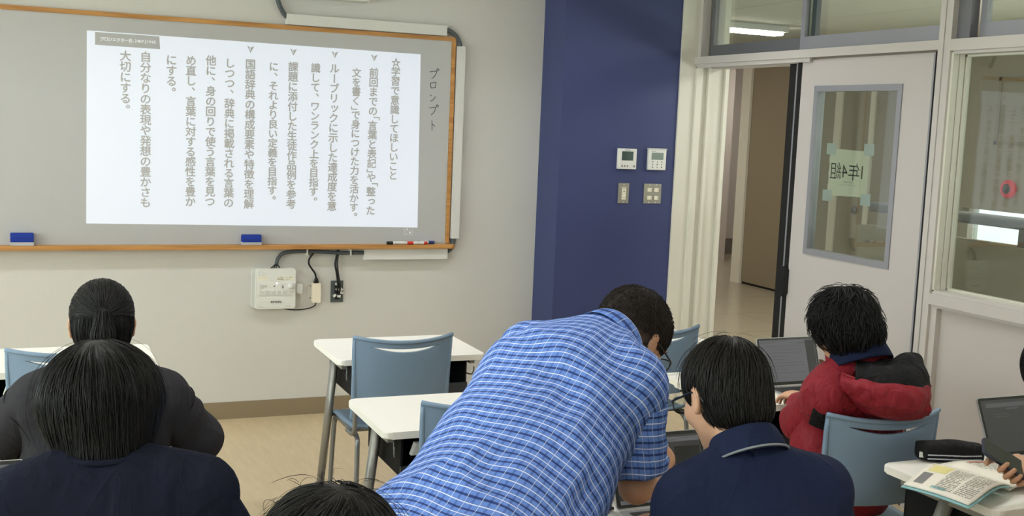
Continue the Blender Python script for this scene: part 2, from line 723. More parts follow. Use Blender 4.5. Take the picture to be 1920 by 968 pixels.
# classroom ceiling lamps: long recessed strips parallel to the front wall
for y in (-1.15, -3.3, -5.6, -7.6):
    for x in (-3.9, -1.5, 0.9):
        t = thing('ceiling_light', 'long white strip light on the classroom ceiling', 'light', (x, y, CEIL), 0, 'classroom ceiling lights')
        bm = NB()
        box(bm, -0.63, 0.63, -0.10, 0.10, -0.012, -0.001)
        for s in (-1, 1):
            box(bm, -0.63, 0.63, s * 0.092 - 0.008, s * 0.092 + 0.008, -0.115, -0.012)  # skirts made deep to keep lamp light off the upper wall
            box(bm, s * 0.622 - 0.008, s * 0.622 + 0.008, -0.084, 0.084, -0.115, -0.012)
        obj('housing', bm, 'white_plastic', t)
        obj('diffuser', bx(-0.6, 0.6, -0.075, 0.075, -0.028, -0.012, bev=0.004), 'lamp', t)

# ---- partition to the corridor (plane X = XW, runs along Y)
X2 = XW + 0.24
struct('trim_1', bx(2.1948, X2, PY - 0.012, 0.05, 0, CEIL, bev=0.003), 'jamb_paint')     # end post of the partition
bm = NB()
box(bm, XW + 0.012, XW + 0.055, PY - 0.03, PY - 0.012, 0, 2.09)
box(bm, XW + 0.095, XW + 0.115, PY - 0.035, PY - 0.012, 0, 2.09)
box(bm, XW + 0.215, XW + 0.24, PY - 0.035, PY - 0.012, 0, 2.09)
struct('trim_2', bm, 'jamb_paint')                                                       # rebates of the door jamb
ML, MR = -2.318, -2.392
bm = NB()
box(bm, XW, XW + 0.012, ML - 0.030, ML, 0, CEIL)
box(bm, XW + 0.006, XW + 0.125, ML - 0.042, ML - 0.030, 0, CEIL)
box(bm, XW, XW + 0.012, MR, ML - 0.042, 0, CEIL)
box(bm, XW + 0.012, XW + 0.125, MR, ML, 0, CEIL)
struct('trim_3', bm, 'frame_paint')                                                      # mullion between door and window
bm = NB()
box(bm, XW, XW + 0.24, ML, PY - 0.012, 2.1045, 2.1474, bev=0.002)
box(bm, XW + 0.012, XW + 0.03, ML + 0.92, PY - 0.012, 2.083, 2.106)
box(bm, XW + 0.115, XW + 0.20, ML, PY - 0.012, 2.083, 2.106)
struct('trim_4', bm, 'frame_paint')                                                      # door head with track lip
bm = NB()
box(bm, XW, XW + 0.125, -6.0, MR, 2.0965, 2.1474, bev=0.002)
box(bm, XW + 0.014, XW + 0.125, -6.0, MR - 0.005, 2.083, 2.0985)
struct('trim_5', bm, 'frame_paint')
bm = NB()
box(bm, XW, XW + 0.1, -6.0, MR, 0.9713, 1.0206, bev=0.002)
box(bm, XW + 0.012, XW + 0.125, -6.0, MR, 1.0206, 1.036)
box(bm, XW + 0.012, XW + 0.06, -6.0, MR, 0.958, 0.9713)
struct('trim_6', bm, 'frame_paint')                                                      # window sill
bm = NB()
box(bm, XW + 0.045, XW + 0.2, YB, MR, 0, 0.972)
struct('wall_right', bm, 'panel_paint')
bm = NB()
box(bm, XW + 0.016, XW + 0.046, MR - 0.035, MR, 0, 0.9713)
struct('trim_7', bm, 'frame_paint')
bm = NB()
box(bm, XW, XW + 0.24, YB, -0.28, 2.56, CEIL + 0.02)
box(bm, XW, XW + 0.24, YB, -6.0, 0.97, 2.56)
struct('wall_right_upper', bm, 'wall')

# upper sliding windows over the door
bm = NB()
g = NB()


def sash(bm, x, y0, y1, z0, z1, s=0.034, b=0.066, d=0.028):
    box(bm, x, x + d, y0, y1, z0, z0 + b)
    box(bm, x, x + d, y0, y1, z1 - s, z1)
    box(bm, x, x + d, y0, y0 + s, z0 + b, z1 - s)
    box(bm, x, x + d, y1 - s, y1, z0 + b, z1 - s)


sash(bm, XW + 0.075, -1.345, PY - 0.06, 2.152, 2.56)
w1 = struct('window_1', bm, 'dark_alu')
obj('glass_pane', bx(XW + 0.086, XW + 0.092, -1.32, -0.37, 2.2, 2.54), 'glass', w1)
bm = NB()
sash(bm, XW + 0.040, ML, -1.270, 2.152, 2.56)
w2 = obj('sliding_sash', bm, 'aluminium', w1)
obj('glass_pane', bx(XW + 0.051, XW + 0.057, ML + 0.03, -1.30, 2.2, 2.54), 'glass', w2)
bm = NB()
box(bm, XW + 0.02, XW + 0.075, PY - 0.045, PY - 0.012, 2.1474, 2.56)
box(bm, XW + 0.11, XW + 0.17, PY - 0.06, PY - 0.012, 2.1474, 2.56)
obj('jamb_lining', bm, 'frame_paint', w1)
bm = lathe(NB(), [(0.001, -0.012), (0.012, -0.01), (0.014, 0.0), (0.009, 0.014), (0.001, 0.016)], 14, 'X', (XW + 0.07, -1.255, 2.40))
obj('latch', bm, 'black_plastic', w1, True)
bm = NB()
sash(bm, XW + 0.075, -4.2, MR - 0.085, 2.152, 2.56)
w3 = struct('window_2', bm, 'aluminium')
obj('glass_pane', bx(XW + 0.086, XW + 0.092, -4.17, MR - 0.11, 2.2, 2.54), 'glass', w3)
bm = NB()
box(bm, XW + 0.03, XW + 0.075, MR - 0.075, MR, 2.1474, 2.56)
obj('jamb_lining', bm, 'dark_alu', w3)

# big fixed window right of the door
bm = NB()
box(bm, XW + 0.012, XW + 0.045, MR - 0.012, MR, 1.03, 2.09)
box(bm, XW + 0.05, XW + 0.075, MR - 0.016, MR, 1.03, 2.09)
box(bm, XW + 0.082, XW + 0.108, MR - 0.02, MR, 1.03, 2.09)
box(bm, XW + 0.082, XW + 0.12, -5.9, MR, 1.03, 1.042)
box(bm, XW + 0.082, XW + 0.12, -5.9, MR, 2.075, 2.09)
box(bm, XW, XW + 0.24, -6.0, -5.9, 1.03, 2.09)
w4 = struct('window_3', bm, 'jamb_paint')
obj('glass_pane', bx(XW + 0.099, XW + 0.105, -5.9, MR - 0.016, 1.04, 2.08), 'glass', w4)

# sliding door leaf
XD = XW + 0.036
DT = 2.094
YD0, YD1 = -2.262, -1.312      # near end, leading edge of the painted face
WY0, WY1, WZ0, WZ1 = -2.078, -1.430, 1.085, 1.960
bm = NB()
box(bm, XD, XD + 0.036, YD0, WY0, 0.012, DT)
box(bm, XD, XD + 0.036, WY1, YD1, 0.012, DT)
box(bm, XD, XD + 0.036, WY0, WY1, 0.012, WZ0)
box(bm, XD, XD + 0.036, WY0, WY1, WZ1, DT)
door = struct('door_1', bm, 'door_paint')
bm = NB()
fw = 0.030
box(bm, XD - 0.006, XD + 0.042, WY0, WY1, WZ0, WZ0 + fw)
box(bm, XD - 0.006, XD + 0.042, WY0, WY1, WZ1 - fw, WZ1)
box(bm, XD - 0.006, XD + 0.042, WY0, WY0 + fw, WZ0 + fw, WZ1 - fw)
box(bm, XD - 0.006, XD + 0.042, WY1 - fw, WY1, WZ0 + fw, WZ1 - fw)
obj('window_frame', bm, 'aluminium', door)
obj('glass_pane', bx(XD + 0.015, XD + 0.020, WY0 + 0.02, WY1 - 0.02, WZ0 + 0.02, WZ1 - 0.02), 'glass', door)
obj('edge_gasket', bx(XD + 0.002, XD + 0.034, YD1, YD1 + 0.040, 0.012, DT - 0.004), 'rubber', door)
obj('edge_strip', bx(XD + 0.001, XD + 0.035, YD1 + 0.040, YD1 + 0.052, 0.012, DT - 0.01), 'aluminium', door)
obj('edge_gasket', bx(XD + 0.004, XD + 0.032, YD1 + 0.052, YD1 + 0.112, 0.012, DT - 0.014), 'rubber', door)
obj('edge_strip', bx(XD - 0.003, XD + 0.036, YD0 - 0.024, YD0, 0.012, DT), 'aluminium', door)
bm = xform(prism(NB(), rrect(-0.024, 0.024, -0.082, 0.082, 0.02), 0, 0.032, 0.006), Matrix.Translation((XD - 0.032, YD1 + 0.016, 0.918)) @ Matrix(((0, 0, 1, 0), (1, 0, 0, 0), (0, 1, 0, 0), (0, 0, 0, 1))))
obj('handle', bm, 'black_plastic', door)
struct('gap_shade', bx(XW + 0.02, XW + 0.10, ML, YD0 - 0.024, 0, 2.1), 'rubber')             # dark strip painted in for the shade of the gap beside the leaf

# paper on the door glass, seen from its back (outside face of the glass)
t = thing('paper_sign', 'cream paper sign taped to the door glass, reversed writing', 'sign', (XD + 0.022, -1.708, 1.52))
pm = Matrix(((0, 0, 1, 0), (-1, 0, 0, 0), (0, 1, 0, 0), (0, 0, 0, 1)))   # drawing x -> -Y
ol = []
for k in range(40):
    u = k / 40 * 4
    s_ = int(u)
    q = u - s_
    wv = 0.003 * math.sin(k * 2.1)
    ol.append([(-0.148 + 0.296 * q, -0.118 + 0.010 * q + wv * 0.4), (0.148 + wv, -0.108 + 0.230 * q), (0.148 - 0.296 * q, 0.122 - 0.006 * (1 - q)), (-0.148 + wv, 0.116 - 0.234 * q)][s_])
bm = xform(prism(NB(), ol, 0.0, 0.0006), pm)
obj('sheet', bm, 'paper', t)
bm = NB()
for ch, x, s_ in (('1', 0.105, 0.085), ('年', 0.045, 0.086), ('4', -0.025, 0.086), ('組', -0.095, 0.086)):
    v0 = len(bm.verts)
    put_glyph(bm, ch, -x, 0.012, s_, 0.002, center=True)
for i in range(7):
    put_glyph(bm, '１年生の教室で'[i], -0.045 + 0.012 * i, -0.042, 0.010, center=True)
for i in range(12):
    put_glyph(bm, 'しずかにおはいりください'[i], -0.075 + 0.0122 * i, -0.056, 0.010, center=True)
for v in bm.verts:
    v.co.x = -v.co.x
    v.co.z = -0.0006
obj('writing', xform(bm, pm), 'print_grey', t)
for cx, cz, a in ((-0.140, 0.120, 0.0), (0.150, 0.118, 0.05), (-0.150, -0.115, 0.02), (0.140, -0.125, 0.03)):
    bm = prism(NB(), [(cx - 0.036, cz - 0.028), (cx + 0.036, cz - 0.030), (cx + 0.036, cz + 0.030), (cx - 0.036, cz + 0.028)], -0.0009, -0.0004)
    xform(bm, Matrix.Rotation(a, 4, 'Z'))
    obj('tape', xform(bm, pm), 'tape', t)

# ------------------------------------------------------------------ corridor
XC = 6.1
struct('floor_corridor', bx(XW + 0.25, 9.6, -9, 9.5, -0.1, 0), 'corridor_floor')
# corridor ceiling with panel joints
bm = NB()
for i in range(8):
    for j in range(11):
        box(bm, XW + 0.24 + i * 0.9 + 0.005, XW + 0.24 + (i + 1) * 0.9 - 0.005, -9 + j * 1.8 + 0.005, -9 + (j + 1) * 1.8 - 0.005, 2.62, 2.66)
box(bm, XW + 0.2, 9.6, -9, 9.5, 2.64, 2.75, mi=1)
struct('ceiling_corridor', bm, 'ceil', mats=['ceil', 'base_grey'])
t = thing('ceiling_light', 'lit strip light on the corridor ceiling, seen over the doorway', 'light', (4.1, 1.92, 2.62), 0)
obj('housing', bx(-0.42, 0.42, -0.11, 0.11, -0.05, -0.001, bev=0.004), 'white_plastic', t)
obj('diffuser', bx(-0.40, 0.40, -0.06, 0.06, -0.075, -0.05, bev=0.01), 'corridor_lamp', t)
for i, (x, y) in enumerate(((4.1, -1.6), (4.1, -5.0), (4.1, 5.2))):  # extra lamps, added to brighten the corridor
    t = thing('ceiling_light', 'strip light added to brighten the corridor', 'light', (x, y, 2.62), 0, 'added corridor lights')
    obj('housing', bx(-0.62, 0.62, -0.11, 0.11, -0.05, -0.001, bev=0.004), 'white_plastic', t)
    obj('diffuser', bx(-0.60, 0.60, -0.08, 0.08, -0.09, -0.05, bev=0.01), 'added_lamp' if y > 0 else 'corridor_lamp', t)
t = thing('ceiling_light', 'strip light added to brighten the corridor', 'light', (7.4, 5.6, 2.62), 0, 'added corridor lights')  # added in the side hall to light the white end wall
obj('housing', bx(-0.32, 0.32, -0.11, 0.11, -0.05, -0.001, bev=0.004), 'white_plastic', t)
obj('diffuser', bx(-0.30, 0.30, -0.08, 0.08, -0.09, -0.05, bev=0.01), 'added_lamp', t)
struct('wall_corridor_side', bx(8.3, 8.45, 4.5, 7.3, 0, 2.65), 'corridor_wall')
struct('wall_corridor_cross', bx(XC + 0.1, 8.3, 4.55, 4.7, 0, 2.65), 'corridor_wall')
struct('wall_corridor', bx(XC, XC + 0.15, 1.3, 3.3, 0, 2.65), 'corridor_grey')
struct('trim_9', bx(XC - 0.03, XC + 0.15, 4.55, 4.72, 0, 2.65), 'jamb_paint')
struct('door_2', bx(XC, XC + 0.05, 3.3, 4.56, 0.025, 2.65), 'corridor_brown')
struct('dark_backing', bx(XC + 0.012, XC + 0.15, 3.3, 4.56, 0.0, 2.65), 'rubber')  # dark box added behind the door, blocks sky and darkens its floor gap
struct('wall_corridor_end', bx(6.84, 7.17, 6.5, 7.3, 0, 2.65), 'corridor_wall')
struct('wall_corridor_far', bx(2.4, 9.6, 7.3, 7.45, 0, 2.65), 'corridor_wall')
struct('baseboard_corridor', bx(2.4, 9.6, 7.28, 7.3, 0, 0.22), 'base_grey')
struct('wall_corridor_left', bx(XW + 0.24, XW + 0.30, 0.05, 7.3, 0, 2.65), 'corridor_wall')
struct('trim_10', bx(XC - 0.02, XC, 2.98, 3.08, 0.0, 2.4), 'jamb_paint')
struct('trim_11', bx(XC - 0.02, XC, 2.50, 2.56, 0.0, 2.4), 'jamb_paint')
bm = lathe(NB(), [(0.001, -0.02), (0.035, -0.018), (0.04, 0.0)], 20, 'X', (XC - 0.0, 2.70, 1.0))
tag(obj('door_lock', bm, 'dark_alu', None, True), 'round dark lock on the corridor wall seen through door glass', 'lock')
# stairwell side: half wall, rail and the far wall with a low window added for its bright band
XB = 3.6
struct('wall_balustrade', bx(XB, XB + 0.14, -9, -0.3, 0, 1.135, bev=0.004), 'corridor_grey')
t = thing('handrail', 'grey metal handrail above the corridor half wall', 'rail', (XB + 0.07, -2.0, 1.135))
obj('rail', xform(prism(NB(), rrect(-0.05, 0.05, 0.095, 0.16, 0.025), -7, 1.6, 0), Matrix(((1, 0, 0, 0), (0, 0, 1, 0), (0, 1, 0, 0), (0, 0, 0, 1)))), 'dark_alu', t)
for yy in (-5.4, -4.0, -2.6, -1.2, 0.37, 1.3):
    obj('post', bx(-0.02, 0.02, yy - 0.03, yy + 0.03, 0, 0.1), 'dark_alu', t)
bm = NB()
box(bm, XC, XC + 0.15, -9, 1.3, 1.14, 2.65)
box(bm, XC, XC + 0.15, -9, 1.3, 0, 0.35)
struct('wall_stair', bm, 'corridor_grey')
bm = NB()
for k in range(7):
    box(bm, XC + 0.04, XC + 0.1, -9 + k * 1.7, -9 + k * 1.7 + 0.06, 0.35, 1.14)
wn = struct('window_8', bm, 'white_plastic')  # invented window, gives the bright band beyond the rail
obj('glass_pane', bx(XC + 0.06, XC + 0.066, -9, 1.2, 0.35, 1.14), 'glass', wn)
bm = NB()
for y0, y1, z0, z1 in ((-0.2, 1.0, 1.70, 2.26),):
    box(bm, XC - 0.012, XC, y0, y1, z0, z0 + 0.03)
    box(bm, XC - 0.012, XC, y0, y1, z1 - 0.03, z1)
    box(bm, XC - 0.012, XC, y0, y0 + 0.03, z0, z1)
    box(bm, XC - 0.012, XC, y1 - 0.03, y1, z0, z1)
hp = thing('wall_hatch', 'square framed hatch on the far corridor wall', 'hatch', (0, 0, 0))
obj('hatch_frame', bm, 'corridor_brown', hp)
obj('hatch_panel', bx(XC - 0.005, XC, -0.16, 0.96, 1.74, 2.22), 'corridor_grey', hp)
t = thing('fire_alarm', 'round red fire alarm lamp on the far corridor wall', 'alarm', (XC, 0.80, 1.335))
obj('ring', lathe(NB(), [(0.05, -0.035), (0.072, -0.03), (0.078, 0.0), (0.05, 0.0)], 28, 'X'), 'alarm_red', t, True)
obj('button', lathe(NB(), [(0.001, -0.05), (0.03, -0.046), (0.048, -0.03), (0.05, 0.0)], 24, 'X'), 'print_dark', t, True)

# area lamp added at the low window to brighten the corridor
pl = bpy.data.lights.new('corridor_fill', 'AREA')
pl.shape = 'RECTANGLE'
pl.size = 0.75
pl.size_y = 9.0
pl.energy = 260
pl.color = (0.95, 0.98, 1.0)
po = bpy.data.objects.new('corridor_fill', pl)
po.location = (XC + 0.3, -4.0, 0.75)
po.rotation_euler = (0, math.radians(90), 0)
link(po)

# ------------------------------------------------------------------ whiteboard
BX0, BX1 = -2.80, 0.8516
wbd = thing('whiteboard', 'large grey-white whiteboard with wooden frame on the front wall', 'whiteboard', (0, 0, 0))
obj('panel', bx(BX0 + 0.01, BX1 - 0.01, -0.018, 0, 0.97, 2.175), 'board', wbd)
obj('frame_rail', bx(BX0, BX1, -0.026, 0, 2.1588, 2.1826, bev=0.002), 'wood', wbd)
obj('frame_post', bx(BX1 - 0.024, BX1, -0.026, 0, 0.985, 2.1588, bev=0.002), 'wood', wbd)
obj('frame_post', bx(BX0, BX0 + 0.024, -0.026, 0, 0.985, 2.1588, bev=0.002), 'wood', wbd)
bm = prism(NB(), [(BX0, 0), (BX0, -0.07), (BX1 + 0.0, -0.07), (BX1 + 0.022, -0.058), (BX1 + 0.014, 0)], 0.9576, 0.982, 0.003)
obj('pen_tray', bm, 'wood', wbd)

SX0, SX1, SZ0, SZ1 = -1.155, 0.648, 1.0855, 2.078
sl = thing('projected_slide', 'bright projected slide of vertical grey Japanese writing on the whiteboard', 'projection', (0, -0.018, 0))
bm = prism(NB(), [(SX0, SZ0 + 0.008), (SX1 + 0.007, SZ0 - 0.008), (SX1 - 0.007, SZ1 - 0.005), (SX0 + 0.005, SZ1 + 0.005)], 0, 0.001)
obj('slide_field', xform(bm, wall_plane(0)), 'slide', sl)
SLIDE_COLS = [
    ('☆学習で意識してほしいこと', 0.495, 2.046, 1.350, None),
    ('前回までの「言葉と表記」や「整った', 0.367, 1.980, 1.147, 2.036),
    ('文を書く」で身につけた力を活かす。', 0.268, 1.973, 1.113, None),
    ('ルーブリックに示した達成度を意', 0.141, 1.991, 1.169, 2.040),
    ('識して、ワンランク上を目指す。', 0.035, 1.986, 1.198, None),
    ('課題に添付した生徒作品例を参考', -0.090, 1.986, 1.179, 2.040),
    ('に、それより良い定義を目指す。', -0.196, 1.980, 1.202, None),
    ('国語辞典の構成要素や特徴を理解', -0.322, 1.987, 1.177, 2.040),
    ('しつつ、辞典に掲載される言葉の', -0.431, 1.986, 1.182, None),
    ('他に、身の回りで使う言葉を見つ', -0.530, 1.994, 1.187, None),
    ('め直し、言葉に対する感性を豊か', -0.633, 1.988, 1.186, None),
    ('にする。', -0.733, 1.985, 1.765, None),
    ('自分なりの表現や発想の豊かさも', -0.863, 1.993, 1.178, None),
    ('大切にする。', -0.963, 1.992, 1.665, None),
]
for txt, cx, z0, z1, zb in SLIDE_COLS:
    bm = NB()
    wts = [0.5 if c in '「」' else 1.0 for c in txt]
    tot = sum(wts)
    p_ = (z0 - z1) / tot
    z = z0
    for ch, wt in zip(txt, wts):
        zc = z - p_ * wt / 2
        z -= p_ * wt
        xx = cx + 0.003 * (z0 - zc)
        if ch in '、。':
            put_glyph(bm, ch, xx + 0.55 * p_, zc + 0.52 * p_, p_ * 0.98, 0.022)
        elif ch in '「」':
            put_glyph(bm, ch, xx + (0.022 if ch == '「' else -0.010), zc, p_ * 0.95, 0.022, rot=-math.pi / 2, center=True)
        elif ch == 'ー':
            put_glyph(bm, ch, xx, zc, p_ * 0.98, 0.022, rot=math.pi / 2, center=True)
        elif ch in 'ッっ':
            put_glyph(bm, ch, xx + 0.08 * p_, zc + 0.08 * p_, p_ * 0.98, 0.022)
        else:
            put_glyph(bm, ch, xx, zc, p_ * 0.98, 0.022, center=(ch == '☆'))
    obj('text_column', xform(bm, wall_plane(-0.0015)), 'slide_text', sl)
    if zb:
        bm = NB()
        # arrowhead bullet pointing down, right half filled
        a = 0.019
        for poly in ([(-a, a), (-a * 0.55, a * 0.75), (0.0, -a * 0.55), (0.0, -a)], [(0, -a), (0, a * 0.45), (a, a)], [(-a, a), (0, a * 0.45), (0, a * 0.28), (-a * 0.7, a * 0.72)]):
            bm.faces.new([bm.verts.new((cx + x, zb + y, 0)) for x, y in poly])
        obj('bullet_arrow', xform(bm, wall_plane(-0.0015)), 'slide_text', sl)
bm = prism(NB(), [(-1.111, 2.013), (-0.791, 2.011), (-0.795, 2.0765), (-1.111, 2.078)], 0, 0.0005)
obj('caption_box', xform(bm, wall_plane(-0.0013)), 'slide_box', sl)
bm = NB()
text_line(bm, 'プロジェクター名', -1.086, -0.930, 2.045, 0.0205, 0.010)
text_line(bm, ':24KPJ1945', -0.930, -0.812, 2.045, 0.0190, 0.010)
obj('caption_text', xform(bm, wall_plane(-0.0022)), 'slide_white', sl)
bm = NB()
for px, sgn in ((-0.009, 1), (0.009, -1)):
    cx, cz = 0.601 + px, 1.058
    box(bm, cx - 0.0015, cx + 0.0015, 0, 0.0005, cz - 0.014, cz + 0.014)
    q = [bm.verts.new(v) for v in ((cx - 0.006, -0.0003, cz + sgn * 0.006), (cx + 0.006, -0.0003, cz + sgn * 0.006), (cx, -0.0003, cz + sgn * 0.016))]
    bm.faces.new(q)
for a, b, c, d in ((0.577, 0.625, 1.037, 1.0378), (0.577, 0.5778, 1.037, 1.075), (0.6242, 0.625, 1.037, 1.075)):
    box(bm, a, b, -0.0005, 0, c, d)
obj('arrows_icon', bm, 'slide_white', sl)

# handwriting in black marker
hw = NB()


def stroke(pts, wdt=0.0035):
    """flat marker stroke on the board"""
    pp = [Vector((p[0], p[1], 0)) for p in pts]
    prev = None
    for i, p in enumerate(pp):
        t = (pp[min(i + 1, len(pp) - 1)] - pp[max(i - 1, 0)]).normalized()
        n_ = Vector((-t.y, t.x, 0)) * wdt / 2
        cur = (hw.verts.new(p + n_), hw.verts.new(p - n_))
        if prev:
            hw.faces.new((prev[0], prev[1], cur[1], cur[0]))
        prev = cur


def ws(cx, cz, s, pts):
    stroke(spline([(cx + x * s, cz + y * s) for x, y in pts], 5))


hx, hs = 0.722, 0.026
ws(hx, 1.965, hs, [(-0.9, 0.5), (0.0, 0.62), (0.7, 0.7), (0.55, 0.0), (0.0, -0.7), (-0.4, -1.0)])
ws(hx + 0.026, 1.992, 0.007, [(0, 1), (1, 0), (0, -1), (-1, 0), (0, 1)])
ws(hx, 1.900, hs, [(-0.6, 0.6), (-0.55, 0.0), (-0.45, -0.6)])
ws(hx, 1.900, hs, [(-0.6, 0.55), (0.1, 0.65), (0.65, 0.7), (0.6, 0.1), (0.5, -0.5)])
ws(hx, 1.900, hs, [(-0.45, -0.55), (0.0, -0.5), (0.5, -0.45)])
ws(hx, 1.828, hs, [(-0.6, 0.75), (-0.45, 0.6), (-0.3, 0.45)])
ws(hx, 1.828, hs, [(-0.5, -0.7), (0.1, -0.35), (0.7, 0.4)])
ws(hx + 0.003, 1.755, hs, [(-0.9, 0.6), (0.0, 0.75), (0.6, 0.8), (0.45, 0.0), (0.0, -0.6), (-0.4, -0.9)])
ws(hx + 0.030, 1.785, 0.007, [(0, 1), (1, 0), (0, -1), (-1, 0), (0, 1)])
ws(hx + 0.004, 1.675, hs, [(-0.15, 1.0), (-0.1, 0.0), (-0.05, -1.3)])
ws(hx + 0.004, 1.675, hs, [(-0.1, 0.2), (0.3, -0.1), (0.6, -0.35)])
tag(obj('handwriting', xform(hw, wall_plane(-0.0186)), 'ink'), 'black handwritten word down the right side of the whiteboard', 'writing')

# erasers and markers in the tray
def eraser(cx, label):
    t = thing('board_eraser', label, 'eraser', (cx, -0.042, 0.982))
    obj('felt_pad', bx(-0.053, 0.053, -0.024, 0.024, 0.0005, 0.016, bev=0.002), 'felt_grey', t)
    bm = NB()
    prof = [(-0.024, 0.016), (0.024, 0.016), (0.024, 0.036), (0.014, 0.056), (-0.016, 0.056), (-0.024, 0.038)]
    a = [bm.verts.new((-0.052, y, z)) for y, z in prof]
    b = [bm.verts.new((0.052, y, z)) for y, z in prof]
    bm.faces.new(a)
    bm.faces.new(b[::-1])
    for i in range(6):
        bm.faces.new((a[i], b[i], b[(i + 1) % 6], a[(i + 1) % 6]))
    bmesh.ops.bevel(bm, geom=list(bm.edges), offset=0.002, segments=2, affect='EDGES')
    obj('grip', bm, 'eraser_blue', t)
    return t


eraser(-1.462, 'blue whiteboard eraser at the left end of the pen tray').scale = (1.05, 1, 1.15)
eraser(-0.308, 'blue whiteboard eraser on the pen tray, above the white control box')


def marker(x0, x1, y, col, label, cap_left=True, tail=None):
    t = thing('marker_pen', label, 'marker', ((x0 + x1) / 2, y, 0.982 + 0.0095))
    h = (x1 - x0) / 2
    if not cap_left:
        t.rotation_euler = (0, 0, math.pi)
    obj('cap', lathe(NB(), [(0.007, -h), (0.009, -h + 0.002), (0.0095, -h + 0.035), (0.0093, -h + 0.036)], 16, 'X'), col, t, True)
    obj('barrel', lathe(NB(), [(0.0085, -h + 0.036), (0.0088, -h + 0.038), (0.0088, h - 0.022), (0.0085, h - 0.021)], 16, 'X'), 'white_plastic', t, True)
    obj('tail', lathe(NB(), [(0.0084, h - 0.021), (0.0084, h - 0.003), (0.006, h)], 16, 'X'), tail or 'grey_white', t, True)
    bm = NB()
    for i in range(4):
        put_glyph(bm, 'INK7'[i], -h + 0.05 + i * 0.008, 0.0, 0.007)
    xform(bm, wall_plane(-0.0090))
    obj('label_print', bm, 'print_dark', t)
    return t


marker(0.461, 0.592, -0.052, 'black_plastic', 'black-capped white marker lying on the pen tray')
marker(0.583, 0.705, -0.055, 'red_ink', 'red-capped white marker lying on the pen tray', tail='red_ink')
marker(0.652, 0.757, -0.030, 'blue_ink', 'blue marker behind the red marker at the end of the tray', False, 'blue_ink')

# cable ducts around the board
def duct(name, b, label):
    t = thing(name, label, 'cable duct', (0, 0, 0))
    obj('cover', box(NB(), *b, bev=0.003), 'duct_white', t)
    x0, x1, y0, y1, z0, z1 = b
    bm = NB()
    if x1 - x0 > z1 - z0:
        box(bm, x0 + 0.001, x1 - 0.001, y0 + 0.012, y1, z0 - 0.0015, z1 + 0.0015)
    else:
        box(bm, x0 - 0.0015, x1 + 0.0015, y0 + 0.012, y1, z0 + 0.001, z1 - 0.001)
    obj('backing', bm, 'grey_white', t)


duct('cable_duct', (-0.135, 0.788, -0.045, 0, 2.187, 2.243), 'long white cable duct along the top of the whiteboard')
duct('cable_duct', (0.859, 0.906, -0.045, 0, 1.015, 2.132), 'tall white cable duct beside the right edge of the whiteboard')
duct('cable_duct', (0.334, 0.839, -0.045, 0, 0.893, 0.9572), 'short white cable duct under the pen tray')
tag(obj('wall_fixture', bx(-0.15, 0.313, -0.09, 0, 2.335, 2.40, bev=0.004), 'duct_white'), 'white fixture at the top edge above the whiteboard', 'fixture')


def cord(name, pts, r, m, label, cat, parent=None, n=8):
    o = obj(name, tb(spline(pts, n), r, 8), m, parent, True)
    if parent is not None and cat == 'part':
        o.location = -parent.location
        return o
    if label:
        tag(o, label, cat)
    return o


cord('conduit', [(-0.20, -0.03, 2.42), (-0.195, -0.03, 2.36), (-0.175, -0.03, 2.29), (-0.15, -0.028, 2.245), (-0.128, -0.02, 2.225)], 0.013, 'conduit_grey', 'grey conduit hose dropping to the top cable duct', 'hose')
cord('conduit', [(0.780, -0.022, 2.222), (0.815, -0.022, 2.215), (0.850, -0.022, 2.192), (0.874, -0.022, 2.155), (0.880, -0.022, 2.125)], 0.013, 'conduit_grey', 'grey conduit hose bending around the top right board corner', 'hose')
cord('conduit', [(0.880, -0.022, 1.02), (0.876, -0.022, 0.985), (0.862, -0.022, 0.955), (0.835, -0.022, 0.93)], 0.014, 'conduit_grey', 'grey conduit hose at the bottom right board corner', 'hose')
cord('conduit', [(-0.165, -0.028, 0.872), (-0.155, -0.028, 0.905), (-0.12, -0.028, 0.935), (-0.03, -0.028, 0.943), (0.10, -0.028, 0.939), (0.20, -0.028, 0.932), (0.34, -0.028, 0.933)], 0.011, 'conduit_grey', 'grey cable sleeve running beneath the pen tray', 'hose')
for x in (0.005, 0.255):
    tag(obj('cable_clip', bx(x - 0.004, x + 0.004, -0.042, 0, 0.918, 0.9576, bev=0.001), 'white_plastic'),
        'small white cable clip under the tray ' + ('above the power adapter' if x < 0.1 else 'right of the black socket cords'), 'clip')

# control box
ctrl = t = thing('control_box', 'white projector control box with buttons under the whiteboard', 'control box', (-0.180, 0, 0.737))
bm = xform(prism(NB(), rrect(-0.118, 0.122, -0.113, 0.113, 0.022), 0, 0.030, 0.004), wall_plane(0))
obj('back_shell', bm, 'grey_white', t)
bm = xform(prism(NB(), rrect(-0.100, 0.121, -0.114, 0.112, 0.016), 0.028, 0.050, 0.006), wall_plane(0))
obj('front_cover', bm, 'white_plastic', t)
bm = xform(prism(NB(), rrect(-0.087, 0.112, -0.036, 0.036, 0.008), 0.049, 0.054, 0.002), wall_plane(0))
obj('button_panel', bm, 'white_plastic', t)
for r_, zz in ((0, 0.014), (1, -0.020)):
    for i in range(6 if r_ else 5):
        if r_ == 0 and i in (1, 2, 3):
            continue
        x = -0.070 + i * 0.0325
        if r_ == 0 and i == 4:
            obj('volume_knob', xform(lathe(NB(), [(0.0155, 0), (0.0155, 0.008), (0.013, 0.012), (0.001, 0.0125)], 24, 'Z', (0.090, 0.013, 0)), wall_plane(-0.054)), 'white_plastic', t, True)
            continue
        bm = xform(prism(NB(), rrect(x - 0.010, x + 0.010, zz - 0.010, zz + 0.010, 0.003), 0.053, 0.0575, 0.0012), wall_plane(0))
        obj('button', bm, 'grey_white', t)
